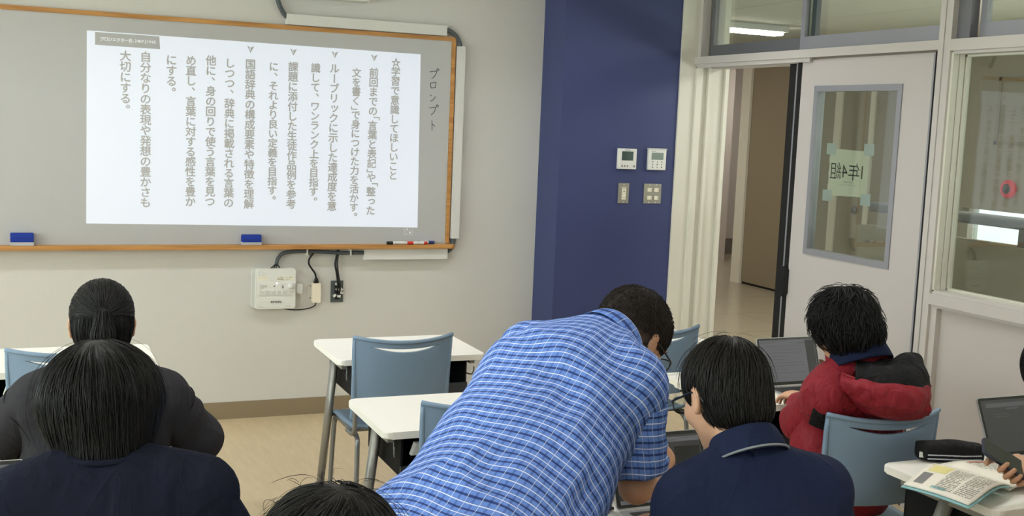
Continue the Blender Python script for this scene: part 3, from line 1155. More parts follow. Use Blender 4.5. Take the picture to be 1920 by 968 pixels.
obj('indicator_light', xform(lathe(NB(), [(0.005, 0), (0.004, 0.002), (0.001, 0.0022)], 12, 'Z', (0.015, 0.030, 0)), wall_plane(-0.054)), 'led_white', t, True)
bm = NB()
for i, ch in enumerate('EPSON'):
    put_glyph(bm, ch, -0.013 + i * 0.0115, -0.073, 0.0155, 0.02, wide=1.25)
for x, ch in ((-0.046, '☼'), (0.0, '▲'), (0.048, '▲'), (0.048, '▼')):
    put_glyph(bm, ch, x, 0.016 if ch != '▼' else 0.004, 0.011, center=True)
text_line(bm, 'HDMI', -0.085, -0.062, -0.100, 0.006)
text_line(bm, 'VIDEO', 0.062, 0.092, -0.098, 0.006)
for k in range(5):
    text_line(bm, 'AV' + 'A' * k, -0.09 + 0.001, -0.05 + 0.004 * k, 0.094 - 0.0085 * k, 0.0055)
obj('lettering', xform(bm, wall_plane(-0.0546)), 'print_dark', t)
for a, b in ((-0.092, -0.030), (0.012, 0.112)):
    obj('sticker', xform(prism(NB(), rrect(a, b, 0.046, 0.070, 0.001), 0.0498, 0.0508), wall_plane(0)), 'paper', t)
bm = NB()
text_line(bm, '入力切替スイッチの操作', 0.016, 0.104, 0.063, 0.0075)
text_line(bm, '電源を確認してください', 0.016, 0.090, 0.053, 0.0075)
obj('sticker_print', xform(bm, wall_plane(-0.0512)), 'print_grey', t)
bm = xform(prism(NB(), [(-0.082, -0.106), (0.100, -0.106), (0.100, -0.048), (-0.082, -0.048)], 0.0495, 0.0518, 0.0008), wall_plane(0))
obj('lower_lid', bm, 'white_plastic', t)
tag(obj('plug_box', xform(prism(NB(), rrect(-0.053, -0.019, 0.706, 0.760, 0.003), 0.001, 0.040, 0.002), wall_plane(0)), 'grey_white'), 'small white plug box on the right side of the control box', 'plug')
for i, dx in enumerate((-0.02, -0.008, 0.004, 0.018)):
    cord('cable', [(-0.165, -0.028, 0.878), (-0.166 + dx * 0.7, -0.03, 0.862), (-0.170 + dx * 1.5, -0.026, 0.845)], 0.0035, 'black_plastic', None, 'part', ctrl)
# power adapter with its cords
t = thing('power_adapter', 'cream power adapter on the wall right of the control box', 'adapter', (0.064, 0, 0.706))
obj('casing', xform(prism(NB(), rrect(-0.024, 0.024, -0.056, 0.054, 0.004), 0.001, 0.036, 0.003), wall_plane(0)), 'cream_plastic', t)
for sx in (-1, 1):
    for zz in (0.036, -0.032):
        obj('screw', lathe(NB(), [(0.004, -0.004), (0.0045, 0.0)], 10, 'Y', (sx * 0.029, -0.001, zz)), 'steel_grey', t)
obj('plug', xform(prism(NB(), [(-0.015, 0.054), (0.013, 0.054), (0.010, 0.066), (0.006, 0.084), (-0.006, 0.084), (-0.011, 0.066)], 0.006, 0.030, 0.003), wall_plane(0)), 'black_plastic', t)
cord('power_cord', [(0.063, -0.018, 0.785), (0.056, -0.02, 0.815), (0.034, -0.025, 0.845), (0.018, -0.027, 0.872), (0.020, -0.027, 0.90), (0.045, -0.027, 0.935)], 0.0055, 'black_plastic', None, 'part', t)
cord('power_cord', [(0.066, -0.018, 0.652), (0.058, -0.02, 0.632), (0.02, -0.02, 0.616), (-0.04, -0.02, 0.610), (-0.09, -0.02, 0.614), (-0.125, -0.02, 0.621)], 0.0035, 'black_plastic', None, 'part', t)
# socket plate
t = thing('wall_socket', 'dark grey wall socket plate with white tagged cords', 'socket', (0.188, 0, 0.708))
obj('plate', bx(-0.036, 0.036, -0.007, 0, -0.062, 0.062, bev=0.002), 'slate_plate', t)
for zz in (0.034, 0.0, -0.034):
    obj('outlet', bx(-0.013, 0.013, -0.011, -0.006, zz - 0.012, zz + 0.012, bev=0.002), 'black_plastic', t)
for x, zz, a in ((-0.004, 0.044, 0.1), (0.022, 0.014, 0.7), (-0.016, -0.022, -0.6), (0.010, -0.026, 0.1), (0.024, -0.006, 0.3), (0.0, 0.012, -0.2)):
    bm = xform(bx(-0.009, 0.009, -0.003, 0.003, -0.007, 0.007), Matrix.Translation((x, -0.017, zz)) @ Matrix.Rotation(a, 4, 'Y'))
    obj('cord_tag', bm, 'white_plastic', t)
cord('power_cord', [(0.182, -0.018, 0.700), (0.186, -0.03, 0.745), (0.178, -0.03, 0.81), (0.168, -0.03, 0.87), (0.176, -0.03, 0.925), (0.18, -0.028, 0.95)], 0.0055, 'black_plastic', None, 'part', t)
cord('power_cord', [(0.196, -0.018, 0.690), (0.199, -0.034, 0.74), (0.186, -0.036, 0.81), (0.179, -0.034, 0.87), (0.184, -0.03, 0.925), (0.19, -0.028, 0.95)], 0.005, 'black_plastic', None, 'part', t)

# wall controls on the blue pillar
t = thing('thermostat', 'left white thermostat with dark display on the blue wall', 'thermostat', (1.8585, PY, 1.5215))
obj('casing', bx(-0.062, 0.062, -0.020, 0, -0.061, 0.061, bev=0.004), 'white_plastic', t)
obj('display', bx(-0.038, 0.038, -0.0212, -0.019, -0.010, 0.044), 'lcd_dark', t)
obj('flap', bx(-0.040, 0.044, -0.0225, -0.019, -0.050, -0.014, bev=0.001), 'white_plastic', t)
bm = NB()
for x in (-0.036, -0.018, 0.001):
    put_glyph(bm, '■', x, -0.043, 0.013, center=True)
put_glyph(bm, '●', 0.045, -0.043, 0.016, center=True)
text_line(bm, 'DAIKIN', -0.018, 0.014, 0.052, 0.008, 0.02)
obj('markings', xform(bm, wall_plane(-0.0232)), 'print_grey', t)
t = thing('thermostat', 'right white thermostat with grey display and button rows', 'thermostat', (2.060, PY, 1.5215))
obj('casing', bx(-0.058, 0.064, -0.020, 0, -0.062, 0.061, bev=0.004), 'white_plastic', t)
obj('display', bx(-0.038, 0.044, -0.0212, -0.019, 0.000, 0.042), 'lcd', t)
obj('top_edge', bx(-0.060, 0.066, -0.024, 0, 0.060, 0.068, bev=0.001), 'grey_white', t)
bm = NB()
for r_ in range(3):
    for i, ch in enumerate('▲■●' if r_ % 2 else '●▲■'):
        put_glyph(bm, ch, -0.028 + i * 0.031, -0.013 - r_ * 0.016, 0.009, center=True)
text_line(bm, 'DAIKIN', -0.040, -0.012, 0.049, 0.006, 0.02)
obj('markings', xform(bm, wall_plane(-0.0216)), 'print_dark', t)
t = thing('wall_switch', 'narrow steel switch plate with cream fan dial', 'switch', (1.852, PY, 1.315))
obj('plate', bx(-0.036, 0.036, -0.006, 0, -0.060, 0.060, bev=0.002), 'plate_steel', t)
obj('dial_panel', bx(-0.013, 0.014, -0.011, -0.005, -0.038, 0.036, bev=0.001), 'switch_cream', t)
obj('dial_knob', lathe(NB(), [(0.001, -0.022), (0.009, -0.021), (0.010, -0.011)], 18, 'Y', (0.0, 0, -0.016)), 'switch_cream', t, True)
bm = NB()
text_line(bm, '換気扇', -0.010, 0.011, 0.030, 0.007)
put_glyph(bm, '■', 0.0, 0.012, 0.008, center=True)
obj('markings', xform(bm, wall_plane(-0.0114)), 'print_dark', t)
for zz in (0.050, -0.052):
    obj('screw', lathe(NB(), [(0.0035, -0.0075), (0.004, -0.005)], 10, 'Y', (0, 0, zz)), 'grey_white', t)
t = thing('wall_switch', 'square steel plate with four cream light switches', 'switch', (2.051, PY, 1.315))
obj('plate', bx(-0.060, 0.060, -0.006, 0, -0.060, 0.060, bev=0.002), 'plate_steel', t)
for sx in (-0.023, 0.024):
    for sz in (0.023, -0.025):
        k = obj('rocker', bx(sx - 0.014, sx + 0.014, -0.013, -0.005, sz - 0.011, sz + 0.012, bev=0.002), 'switch_cream', t)
        obj('pilot_mark', bx(sx + 0.006, sx + 0.009, -0.0138, -0.0125, sz - 0.004, sz + 0.004), 'print_grey', k)
    for zz in (0.052, -0.053):
        obj('screw', lathe(NB(), [(0.0035, -0.0075), (0.004, -0.005)], 10, 'Y', (sx, 0, zz)), 'grey_white', t)

# ------------------------------------------------------------------ desks and chairs
DZ = 0.707


def make_desk():
    t = thing('school_desk', 'x', 'desk', (0, 0, 0))
    W, D = 0.325, 0.23
    obj('desk_top', prism(NB(), rrect(-W, W, -D, D, 0.028), DZ - 0.024, DZ, 0.006), 'desk_white', t, False)
    for s in (-1, 1):
        x = s * 0.285
        bm = NB()
        # slanted flat-oval column
        top, bot = Vector((x, -0.015, DZ - 0.03)), Vector((x, 0.20, 0.035))
        ra, rb = [], []
        for k in range(16):
            a = 2 * math.pi * k / 16
            dx, dy = 0.017 * math.cos(a), 0.026 * math.sin(a)
            ra.append(bm.verts.new(top + Vector((dx, dy, 0))))
            rb.append(bm.verts.new(bot + Vector((dx, dy, 0))))
        for k in range(16):
            bm.faces.new((rb[k], rb[(k + 1) % 16], ra[(k + 1) % 16], ra[k]))
        bm.faces.new(rb[::-1])
        bm.faces.new(ra)
        obj('leg', bm, 'desk_steel', t, True)
        bm = NB()
        prof = [(0.245, 0.0), (0.245, 0.035), (0.225, 0.055), (0.17, 0.045), (-0.20, 0.028), (-0.225, 0.012), (-0.225, 0.0)]
        a = [bm.verts.new((x - 0.021, y, z + 0.001)) for y, z in prof]
        b = [bm.verts.new((x + 0.021, y, z + 0.001)) for y, z in prof]
        bm.faces.new(a)
        bm.faces.new(b[::-1])
        for i in range(len(prof)):
            bm.faces.new((a[i], b[i], b[(i + 1) % len(prof)], a[(i + 1) % len(prof)]))
        bmesh.ops.bevel(bm, geom=list(bm.edges), offset=0.006, segments=2, affect='EDGES')
        obj('foot', bm, 'desk_steel', t, False)
        # arm carrying the top
        obj('bracket', bx(x - 0.012, x + 0.012, -0.17, 0.17, DZ - 0.052, DZ - 0.024, bev=0.004), 'desk_steel', t)
        hk = s * 0.262
        cord('bag_hook', [(hk, -0.13, DZ - 0.05), (hk, -0.135, DZ - 0.085), (hk, -0.15, DZ - 0.094), (hk + s * 0.015, -0.19, DZ - 0.094), (hk + s * 0.02, -0.20, DZ - 0.075), (hk + s * 0.02, -0.20, DZ - 0.058)], 0.003, 'chair_steel', None, None, t, 5)
    bm = NB()
    x0, x1 = -0.255, 0.255
    box(bm, x0, x1, -0.185, 0.19, DZ - 0.165, DZ - 0.158)
    box(bm, x0, x0 + 0.008, -0.185, 0.19, DZ - 0.158, DZ - 0.026)
    box(bm, x1 - 0.008, x1, -0.185, 0.19, DZ - 0.158, DZ - 0.026)
    box(bm, x0, x1, 0.182, 0.19, DZ - 0.158, DZ - 0.026)
    obj('book_tray', bm, 'tray_inside', t)
    obj('tray_lip', bx(x0 - 0.002, x1 + 0.002, -0.196, -0.182, DZ - 0.172, DZ - 0.128, bev=0.004), 'tray_dark', t)
    bm = prism(NB(), [(-0.034, -0.02), (0.034, -0.02), (0.020, 0.020), (-0.020, 0.020)], 0, 0.026, 0.003)
    xform(bm, Matrix.Translation((-0.195, -0.190, DZ - 0.066)) @ Matrix.Rotation(math.pi / 2, 4, 'X'))
    obj('height_knob', bm, 'grey_white', t)
    obj('cross_bar', tb([(-0.285, 0.10, 0.40), (0.285, 0.10, 0.40)], 0.014), 'desk_steel', t, True)
    return t


_desk = make_desk()
_desk_used = [False]


def desk(x0, yfar, label, group=None, dz=0.0):
    t = _desk if not _desk_used[0] else copy_tree(_desk)
    _desk_used[0] = True
    t.location = (x0 + 0.325, yfar - 0.23, 0)
    t['label'] = label
    t['group'] = 'white school desks'
    return t


desk(-1.625, -1.335, 'white school desk at the left front, ahead of the student in charcoal hoodie')
desk(-0.273, -1.372, 'white school desk nearest the control box, empty chair behind it')
desk(0.90, -1.31, 'white school desk in front of the open doorway')
desk(-1.615, -2.46, 'white desk the student in the charcoal hoodie sits at')
desk(-0.406, -2.465, 'white desk left of the teacher, second from the front wall')
desk(0.925, -2.46, 'white desk under the laptop of the student in red')
desk(-1.60, -3.60, 'white desk of the student in the plain navy shirt with bobbed hair')
desk(-0.43, -3.60, 'white desk the teacher in plaid leans over')
desk(0.965, -3.634, 'white desk carrying the open textbook and black pencil case')


def make_chair():
    t = thing('school_chair', 'x', 'chair', (0, 0, 0))
    HW = 0.212
    # back shell with crescent slot
    bm = NB()
    n = 32
    def yb(x, z):
        return -0.225 + 0.060 * (abs(x) / HW) ** 2.2 - 0.10 * (z - 0.50)
    rows = []
    xs = [(-1 + 2 * i / n) for i in range(n + 1)]
    for i in range(n + 1):
        u = xs[i]
        zt = 0.803 + 0.017 * u * u
        slot = max(0.0, 0.015 * (1 - (u / 0.72) ** 2))
        zb = 0.515 + 0.020 * max(0, (abs(u) - 0.55) / 0.45) ** 2
        zs = [zt, zt - 0.010, zt - 0.030 + 0.004 * u * u, zt - 0.030 + 0.004 * u * u - slot] + [zt - 0.060 - (zt - 0.060 - zb) * k / 6 for k in range(7)]
        col = []
        for z in zs:
            # sides taper inward a little toward the bottom and round at the top corners
            wd = HW * (0.955 + 0.045 * min(1, (z - 0.50) / 0.25))
            x = u * wd
            col.append(bm.verts.new((x, yb(x, z), z)))
        rows.append(col)
    for i in range(n):
        for k in range(len(rows[0]) - 1):
            if k == 2 and (abs(xs[i]) < 0.70 and abs(xs[i + 1]) < 0.70):
                continue
            bm.faces.new((rows[i][k], rows[i][k + 1], rows[i + 1][k + 1], rows[i + 1][k]))
    bmesh.ops.remove_doubles(bm, verts=bm.verts, dist=0.0004)
    o = obj('backrest', bm, 'chair_blue', t, True)
    md = o.modifiers.new('thick', 'SOLIDIFY')
    md.thickness = 0.011
    md.offset = 0
    md.use_even_offset = True
    mb = o.modifiers.new('round', 'BEVEL')
    mb.width = 0.003
    mb.segments = 2
    mb.limit_method = 'ANGLE'
    mb.angle_limit = math.radians(50)
    # lip under the top edge
    bm = NB()
    pts = []
    for i in range(n + 1):
        u = xs[i]
        x = u * HW
        pts.append((x, yb(x, 0.81) - 0.004, 0.803 + 0.017 * u * u - 0.002))
    tube(bm, pts, 0.0085, 8)
    obj('top_lip', bm, 'chair_blue', t, True)
    # side stiles
    for s in (-1, 1):
        pts = [(s * (HW - 0.006) * q, yb(s * HW * q, z) - 0.006, z) for q, z in ((0.955, 0.47), (0.958, 0.52), (0.97, 0.60), (0.985, 0.70), (1.0, 0.805))]
        bm = tb(spline(pts, 4), [0.016 - 0.009 * k / 16 for k in range(17)], 8)
        obj('stile', bm, 'chair_blue', t, True)
    # seat shell
    bm = NB()
    gr = []
    for j in range(17):
        v = -1 + 2 * j / 16
        y = 0.015 + 0.205 * v
        row = []
        for i in range(17):
            u = -1 + 2 * i / 16
            wv = 0.195 * (1 - 0.06 * max(0, -v))
            # rounded corners
            rr = 1.0 - 0.05 * max(0, (abs(v) - 0.75) / 0.25) ** 2
            z = 0.432 - 0.016 * math.cos(u * math.pi / 2) * (0.6 - 0.4 * v) - 0.030 * max(0, (v - 0.6) / 0.4) ** 2 + 0.022 * max(0, (-v - 0.6) / 0.4) ** 2
            row.append(bm.verts.new((u * wv * rr, y, z)))
        gr.append(row)
    for j in range(16):
        for i in range(16):
            bm.faces.new((gr[j][i], gr[j][i + 1], gr[j + 1][i + 1], gr[j + 1][i]))
    o = obj('seat', bm, 'chair_blue', t, True)
    md = o.modifiers.new('thick', 'SOLIDIFY')
    md.thickness = 0.012
    md.offset = -1
    for s in (-1, 1):
        x = s * 0.178
        bm = tb(spline([(x, -0.10, 0.405), (x, 0.10, 0.402), (x, 0.165, 0.390), (x + s * 0.004, 0.182, 0.36), (x + s * 0.010, 0.195, 0.18), (x + s * 0.014, 0.205, 0.008)], 6), 0.0105, 10)
        obj('leg', bm, 'chair_steel', t, True)
        bm = tb(spline([(x, 0.02, 0.402), (x, -0.12, 0.404), (x, -0.175, 0.39), (x + s * 0.004, -0.195, 0.35), (x + s * 0.010, -0.215, 0.18), (x + s * 0.014, -0.225, 0.008)], 6), 0.0105, 10)
        obj('leg', bm, 'chair_steel', t, True)
        bm = tb(spline([(x + s * 0.016, -0.08, 0.404), (x + s * 0.018, -0.17, 0.41), (x + s * 0.020, -0.205, 0.45), (x + s * 0.022, -0.212, 0.53)], 6), 0.010, 10)
        obj('back_support', bm, 'chair_steel', t, True)
        for yy in (0.205, -0.225):
            obj('glide', lathe(NB(), [(0.013, 0.0), (0.014, 0.004), (0.0125, 0.02)], 12, 'Z', (x + s * 0.014, yy, 0)), 'black_plastic', t, True)
    obj('cross_bar', tb([(-0.178, -0.09, 0.404), (0.178, -0.09, 0.404)], 0.009), 'chair_steel', t, True)
    return t


_chair = make_chair()
_chair_used = [False]


def chair(x, y, label, rz=0.0):
    """x, y of the seat centre; the sitter faces +Y"""
    t = _chair if not _chair_used[0] else copy_tree(_chair)
    _chair_used[0] = True
    t.location = (x, y, 0)
    t.rotation_euler = (0, 0, rz)
    t['label'] = label
    t['group'] = 'blue school chairs'
    return t


CH = {}
CH['front_mid'] = chair(-0.025, -1.715, 'empty blue school chair at the desk nearest the control box')
CH['front_left'] = chair(-1.305, -1.715, 'blue chair partly hidden left of the student in charcoal hoodie, front row')
CH['front_right'] = chair(1.165, -1.735, 'empty blue chair in front of the open doorway')
CH['A'] = chair(-1.315, -3.115, 'blue chair the student in the charcoal hoodie sits on')
CH['mid'] = chair(-0.10, -2.80, 'blue chair mostly hidden behind the teacher in plaid')
CH['E'] = chair(1.130, -3.270, 'blue chair the student in the red jacket sits on', math.radians(-6))
CH['B'] = chair(-1.30, -4.22, 'blue chair under the student in plain navy shirt')
CH['D'] = chair(-0.13, -4.47, 'blue chair under the student in the navy collared shirt')
CH['F'] = chair(1.14, -4.50, 'blue chair under the person at the right edge')

# ------------------------------------------------------------------ things on the desks
def make_laptop(t, screen_m, tilt=22, text=True, wide=0.285, deep=0.195):
    """hinge line on local Y = 0, keyboard toward -Y"""
    hw = wide / 2
    obj('base', prism(NB(), rrect(-hw, hw, -deep, 0.0, 0.010), 0.0005, 0.012, 0.002), 'laptop_body', t)
    k = NB()
    for r_ in range(5):
        for i in range(12):
            x = -hw + 0.020 + i * (wide - 0.04) / 12
            y = -0.022 - r_ * 0.0175
            box(k, x + 0.001, x + (wide - 0.04) / 12 - 0.001, y - 0.015, y, 0.0115, 0.0135)
    kb = obj('keyboard', k, 'laptop_keys', t)
    obj('touchpad', bx(-0.045, 0.045, -deep + 0.012, -deep + 0.068, 0.0118, 0.0124), 'grey_white', t)
    R_ = Matrix.Translation((0, 0.004, 0.012)) @ Matrix.Rotation(-math.radians(tilt), 4, 'X') @ wall_plane(0)
    hgt = 0.192
    obj('lid', xform(prism(NB(), rrect(-hw, hw, 0.0, hgt, 0.010), -0.006, 0.0, 0.0015), R_), 'laptop_body', t)
    obj('bezel', xform(prism(NB(), rrect(-hw + 0.002, hw - 0.002, 0.004, hgt - 0.002, 0.008), 0.0, 0.0006), R_), 'screen_dark', t)
    obj('screen', xform(prism(NB(), rrect(-hw + 0.010, hw - 0.010, 0.016, hgt - 0.010, 0.002), 0.0006, 0.0010), R_), screen_m, t)
    return R_


def screen_rows(t, R_, rows, m='screen_text'):
    bm = NB()
    for x0, x1, y0, y1 in rows:
        bm.faces.new([bm.verts.new(v) for v in ((x0, y0, 0.0014), (x1, y0, 0.0014), (x1, y1, 0.0014), (x0, y1, 0.0014))])
    return obj('screen_layout', xform(bm, R_), m, t)


def jag(n, y0, dy, x0, x1, h):
    out = []
    for i in range(n):
        y = y0 - i * dy
        x = x0
        end = x0 + (x1 - x0) * random.choice((0.5, 0.8, 1.0, 0.95))
        while x < end:
            l_ = random.uniform(0.006, 0.03)
            out.append((x, min(x + l_, end), y, y + h))
            x += l_ + 0.003
    return out


t = thing('laptop', 'open silver laptop the student in red types on', 'laptop', (1.328, -2.715, DZ + 0.002))
R_ = make_laptop(t, 'screen_grey', 20)
screen_rows(t, R_, jag(9, 0.155, 0.013, -0.10, 0.075, 0.0022) + jag(2, 0.176, 0.006, -0.128, 0.0, 0.0022))
screen_rows(t, R_, [(0.085, 0.130, 0.018, 0.178), (0.05, 0.12, 0.166, 0.168)], 'screen_dim')
t = thing('laptop', 'open laptop in front of the student in navy collared shirt', 'laptop', (0.085, -3.83, DZ + 0.002))
R_ = make_laptop(t, 'screen_dim', 22)
screen_rows(t, R_, [(-0.130, 0.130, 0.163, 0.176), (-0.130, 0.130, 0.012, 0.022), (0.0, 0.028, 0.028, 0.158)], 'screen_grey')
screen_rows(t, R_, [(0.05, 0.128, 0.040, 0.150)], 'screen_dark')
screen_rows(t, R_, [(-0.12, -0.09, 0.168, 0.171), (0.07, 0.12, 0.171, 0.173), (-0.12, -0.10, 0.015, 0.018), (0.02, 0.06, 0.166, 0.169)], 'screen_text')
t = thing('laptop', 'open dark-screened laptop at the right edge beside the textbook', 'laptop', (1.455, -3.735, DZ + 0.002))
R_ = make_laptop(t, 'screen_dim', 24)
screen_rows(t, R_, [(-0.115, 0.125, 0.158, 0.172), (-0.03, 0.02, 0.150, 0.155)], 'screen_text')
screen_rows(t, R_, jag(2, 0.135, 0.008, -0.09, -0.02, 0.002), 'screen_text')
t = thing('laptop', 'laptop at the left edge whose dark screen top shows', 'laptop', (-1.598, -3.665, DZ + 0.002))
R_ = make_laptop(t, 'screen_grey', 18)
screen_rows(t, R_, [(-0.13, 0.13, 0.120, 0.176)], 'screen_dim')

# notebook on the corner of the red student's desk
t = thing('notebook', 'white notebook overhanging the left corner of the red student\'s desk', 'notebook', (0.985, -2.585, DZ + 0.001))
t.rotation_euler = (0, 0, math.radians(-2))
obj('pages', prism(NB(), rrect(-0.105, 0.105, -0.15, 0.15, 0.004), 0.001, 0.020, 0.001), 'book_paper', t)
obj('cover', prism(NB(), rrect(-0.107, 0.107, -0.152, 0.152, 0.004), 0.020, 0.0215, 0), 'desk_white', t)
bm = NB()
for k in range(3):
    box(bm, -0.095, 0.095, 0.13 - 0.012 * k, 0.1312 - 0.012 * k, 0.0215, 0.0218)
obj('cover_lines', bm, 'print_grey', t)
t = thing('notebook', 'pale open notebook beside the hand of the student in red', 'notebook', (1.13, -2.80, DZ + 0.001))
t.rotation_euler = (0, 0, math.radians(12))
obj('pages', prism(NB(), rrect(-0.05, 0.06, -0.07, 0.08, 0.004), 0.0005, 0.008, 0.001), 'book_paper', t)
# brown bag behind the red student's laptop
t = thing('soft_pouch', 'brown soft pouch behind the laptop of the student in red', 'pouch', (1.50, -2.60, DZ))
bm = NB()
bmesh.ops.create_uvsphere(bm, u_segments=20, v_segments=12, radius=1.0)
for v in bm.verts:
    x, y, z = v.co
    k_ = 1 + 0.10 * math.sin(5 * x + 2 * y) + 0.06 * math.sin(9 * y + 4 * z)
    v.co = Vector((x * 0.085 * k_, y * 0.05 * k_, max(-0.036, z * 0.05 * k_) + 0.037))
obj('bag', bm, 'base_grey', t, True)
mat('brown_cloth', (92, 70, 54), 0.8, 0.2)
t.children[0].data.materials[0] = MATS['brown_cloth']
obj('zip_line', tb(spline([(-0.06, 0.0, 0.072), (-0.02, 0.0, 0.086), (0.03, 0.0, 0.084), (0.07, 0.0, 0.06)], 5), 0.003, 6), 'black_cloth', t, True)

# open textbook: left leaf overhangs the desk corner, right leaf lies behind
def page_print(bm, o, ux, uy, n_cols, h0, h1, w0, w1, lift):
    """columns of small dashes on a page: o corner, ux across, uy along"""
    for c_ in range(n_cols):
        a = w0 + (w1 - w0) * (c_ + 0.5) / n_cols
        b = h0
        while b < h1:
            l_ = random.uniform(0.010, 0.022)
            if random.random() < 0.88:
                q = []
                for da, db in ((-0.0065, 0), (0.0065, 0), (0.0065, min(l_, h1 - b)), (-0.0065, min(l_, h1 - b))):
                    p = o(a + da, b + db)
                    q.append(bm.verts.new((p[0], p[1], p[2] + lift)))
                bm.faces.new(q)
            b += l_ + 0.004


tbk = thing('textbook', 'open textbook hanging over the desk corner at right', 'book', (0, 0, 0))
P00, P10, P01, P11 = Vector((0.868, -3.842, 0.716)), Vector((0.868, -4.085, 0.735)), Vector((1.105, -3.715, 0.720)), Vector((1.125, -3.985, 0.735))


def leaf(a, b):
    """a along the outer edge 0..1, b from outer edge to spine 0..1"""
    p = (P00 * (1 - a) + P10 * a) * (1 - b) + (P01 * (1 - a) + P11 * a) * b
    return Vector((p.x, p.y, p.z + 0.018 * math.sin(math.pi * min(1.0, max(0.0, b)) ** 1.4) * (0.6 + 0.4 * a) + 0.004 * math.sin(math.pi * a)))


def sheet_mesh(f, na, nb, th, off=0.0):
    bm = NB()
    top = [[bm.verts.new(f(i / na, j / nb) + Vector((0, 0, off))) for j in range(nb + 1)] for i in range(na + 1)]
    bot = [[bm.verts.new(f(i / na, j / nb) + Vector((0, 0, off - th))) for j in range(nb + 1)] for i in range(na + 1)]
    for i in range(na):
        for j in range(nb):
            bm.faces.new((top[i][j], top[i + 1][j], top[i + 1][j + 1], top[i][j + 1]))
            bm.faces.new((bot[i][j], bot[i][j + 1], bot[i + 1][j + 1], bot[i + 1][j]))
    for i in range(na):
        bm.faces.new((top[i][0], bot[i][0], bot[i + 1][0], top[i + 1][0]))
        bm.faces.new((top[i][nb], top[i + 1][nb], bot[i + 1][nb], bot[i][nb]))
    for j in range(nb):
        bm.faces.new((top[0][j], top[0][j + 1], bot[0][j + 1], bot[0][j]))
        bm.faces.new((top[na][j], bot[na][j], bot[na][j + 1], top[na][j + 1]))
    bmesh.ops.recalc_face_normals(bm, faces=bm.faces)
    return bm


obj('left_pages', sheet_mesh(leaf, 12, 16, 0.004), 'book_paper', tbk, True)
obj('cover', sheet_mesh(lambda a, b: leaf(-0.02 + a * 1.05, -0.045 + b * 1.03), 12, 16, 0.003, -0.006), 'teal_cover', tbk, True)


def leaf2(a, b):
    Q00, Q10, Q01, Q11 = Vector((1.105, -3.715, 0.720)), Vector((1.125, -3.985, 0.735)), Vector((1.37, -3.80, 0.722)), Vector((1.36, -4.02, 0.722))
    p = (Q00 * (1 - a) + Q10 * a) * (1 - b) + (Q01 * (1 - a) + Q11 * a) * b
    return Vector((p.x, p.y, p.z + 0.012 * math.sin(math.pi * max(0.0, b) ** 0.6) - 0.010 * (1 - b) ** 3))


obj('right_pages', sheet_mesh(leaf2, 12, 14, 0.008), 'book_paper', tbk, True)
bm = NB()
page_print(bm, lambda a, b: leaf(b, a), None, None, 17, 0.40, 0.66, 0.10, 0.80, 0.0012)
page_print(bm, lambda a, b: leaf(b, a), None, None, 17, 0.70, 0.95, 0.10, 0.80, 0.0012)
bm2 = bm
page_print(bm, lambda a, b: leaf2(b, a), None, None, 15, 0.10, 0.48, 0.25, 0.95, 0.0012)
page_print(bm, lambda a, b: leaf2(b, a), None, None, 15, 0.55, 0.95, 0.25, 0.95, 0.0012)
obj('printed_text', bm, 'print_dark', tbk)


def patch(f, a0, a1, b0, b1, lift, n=6):
    bm = NB()
    g_ = [[bm.verts.new(f(a0 + (a1 - a0) * i / n, b0 + (b1 - b0) * j / n) + Vector((0, 0, lift))) for j in range(n + 1)] for i in range(n + 1)]
    for i in range(n):
        for j in range(n):
            bm.faces.new((g_[i][j], g_[i + 1][j], g_[i + 1][j + 1], g_[i][j + 1]))
    bmesh.ops.recalc_face_normals(bm, faces=bm.faces)
    return bm


obj('yellow_box', patch(leaf, 0.10, 0.36, 0.52, 0.83, 0.0010), 'yellow_print', tbk)
obj('teal_band', patch(leaf, 0.36, 0.58, 0.09, 0.15, 0.0010), 'teal_print', tbk)
obj('grey_panel', patch(leaf, 0.08, 0.22, 0.12, 0.46, 0.0010), 'print_grey', tbk)
obj('yellow_edge', patch(leaf, 0.03, 0.06, 0.80, 0.98, 0.0010), 'yellow_print', tbk)
obj('red_heading', patch(leaf2, 0.06, 0.12, 0.30, 0.75, 0.0012), 'lips', tbk)

# pencil case
t = thing('pencil_case', 'black pencil case with two pale zips on the desk behind the textbook', 'pencil case', (1.20, -3.672, DZ))
t.rotation_euler = (0, 0, math.radians(-22))
bm = NB()
bmesh.ops.create_cube(bm, size=1.0)
bmesh.ops.subdivide_edges(bm, edges=bm.edges, cuts=7, use_grid_fill=True)
for v in bm.verts:
    x, y, z = v.co * 2
    r_ = max(1e-6, (abs(y) ** 4 + abs(z) ** 4) ** 0.25)
    m_ = max(abs(y), abs(z), 1e-6)
    y, z = y * (m_ / r_) ** 1.0, z * (m_ / r_) ** 1.0
    e = 1 - 0.18 * abs(x) ** 4
    wob = 0.05 * math.sin(4.2 * x + 1.0) * (z > 0) * (1 - abs(x) ** 3)
    v.co = Vector((x * 0.098, y * 0.036 * e, 0.031 + (z * (0.031 + 0.031 * wob * 2) * e)))
zmin = min(v.co.z for v in bm.verts)
for v in bm.verts:
    v.co.z -= zmin - 0.0006
obj('pouch', bm, 'black_cloth', t, True)
for z in (0.014, 0.026):
    obj('zip', tb([(-0.08, -0.0345, z), (-0.03, -0.0368, z + 0.001), (0.03, -0.0368, z), (0.088, -0.0335, z + 0.002)], 0.0022, 6), 'felt_grey', t, True)
obj('zip_pull', bx(-0.104, -0.084, -0.030, -0.024, 0.016, 0.034, bev=0.002), 'grey_white', t)

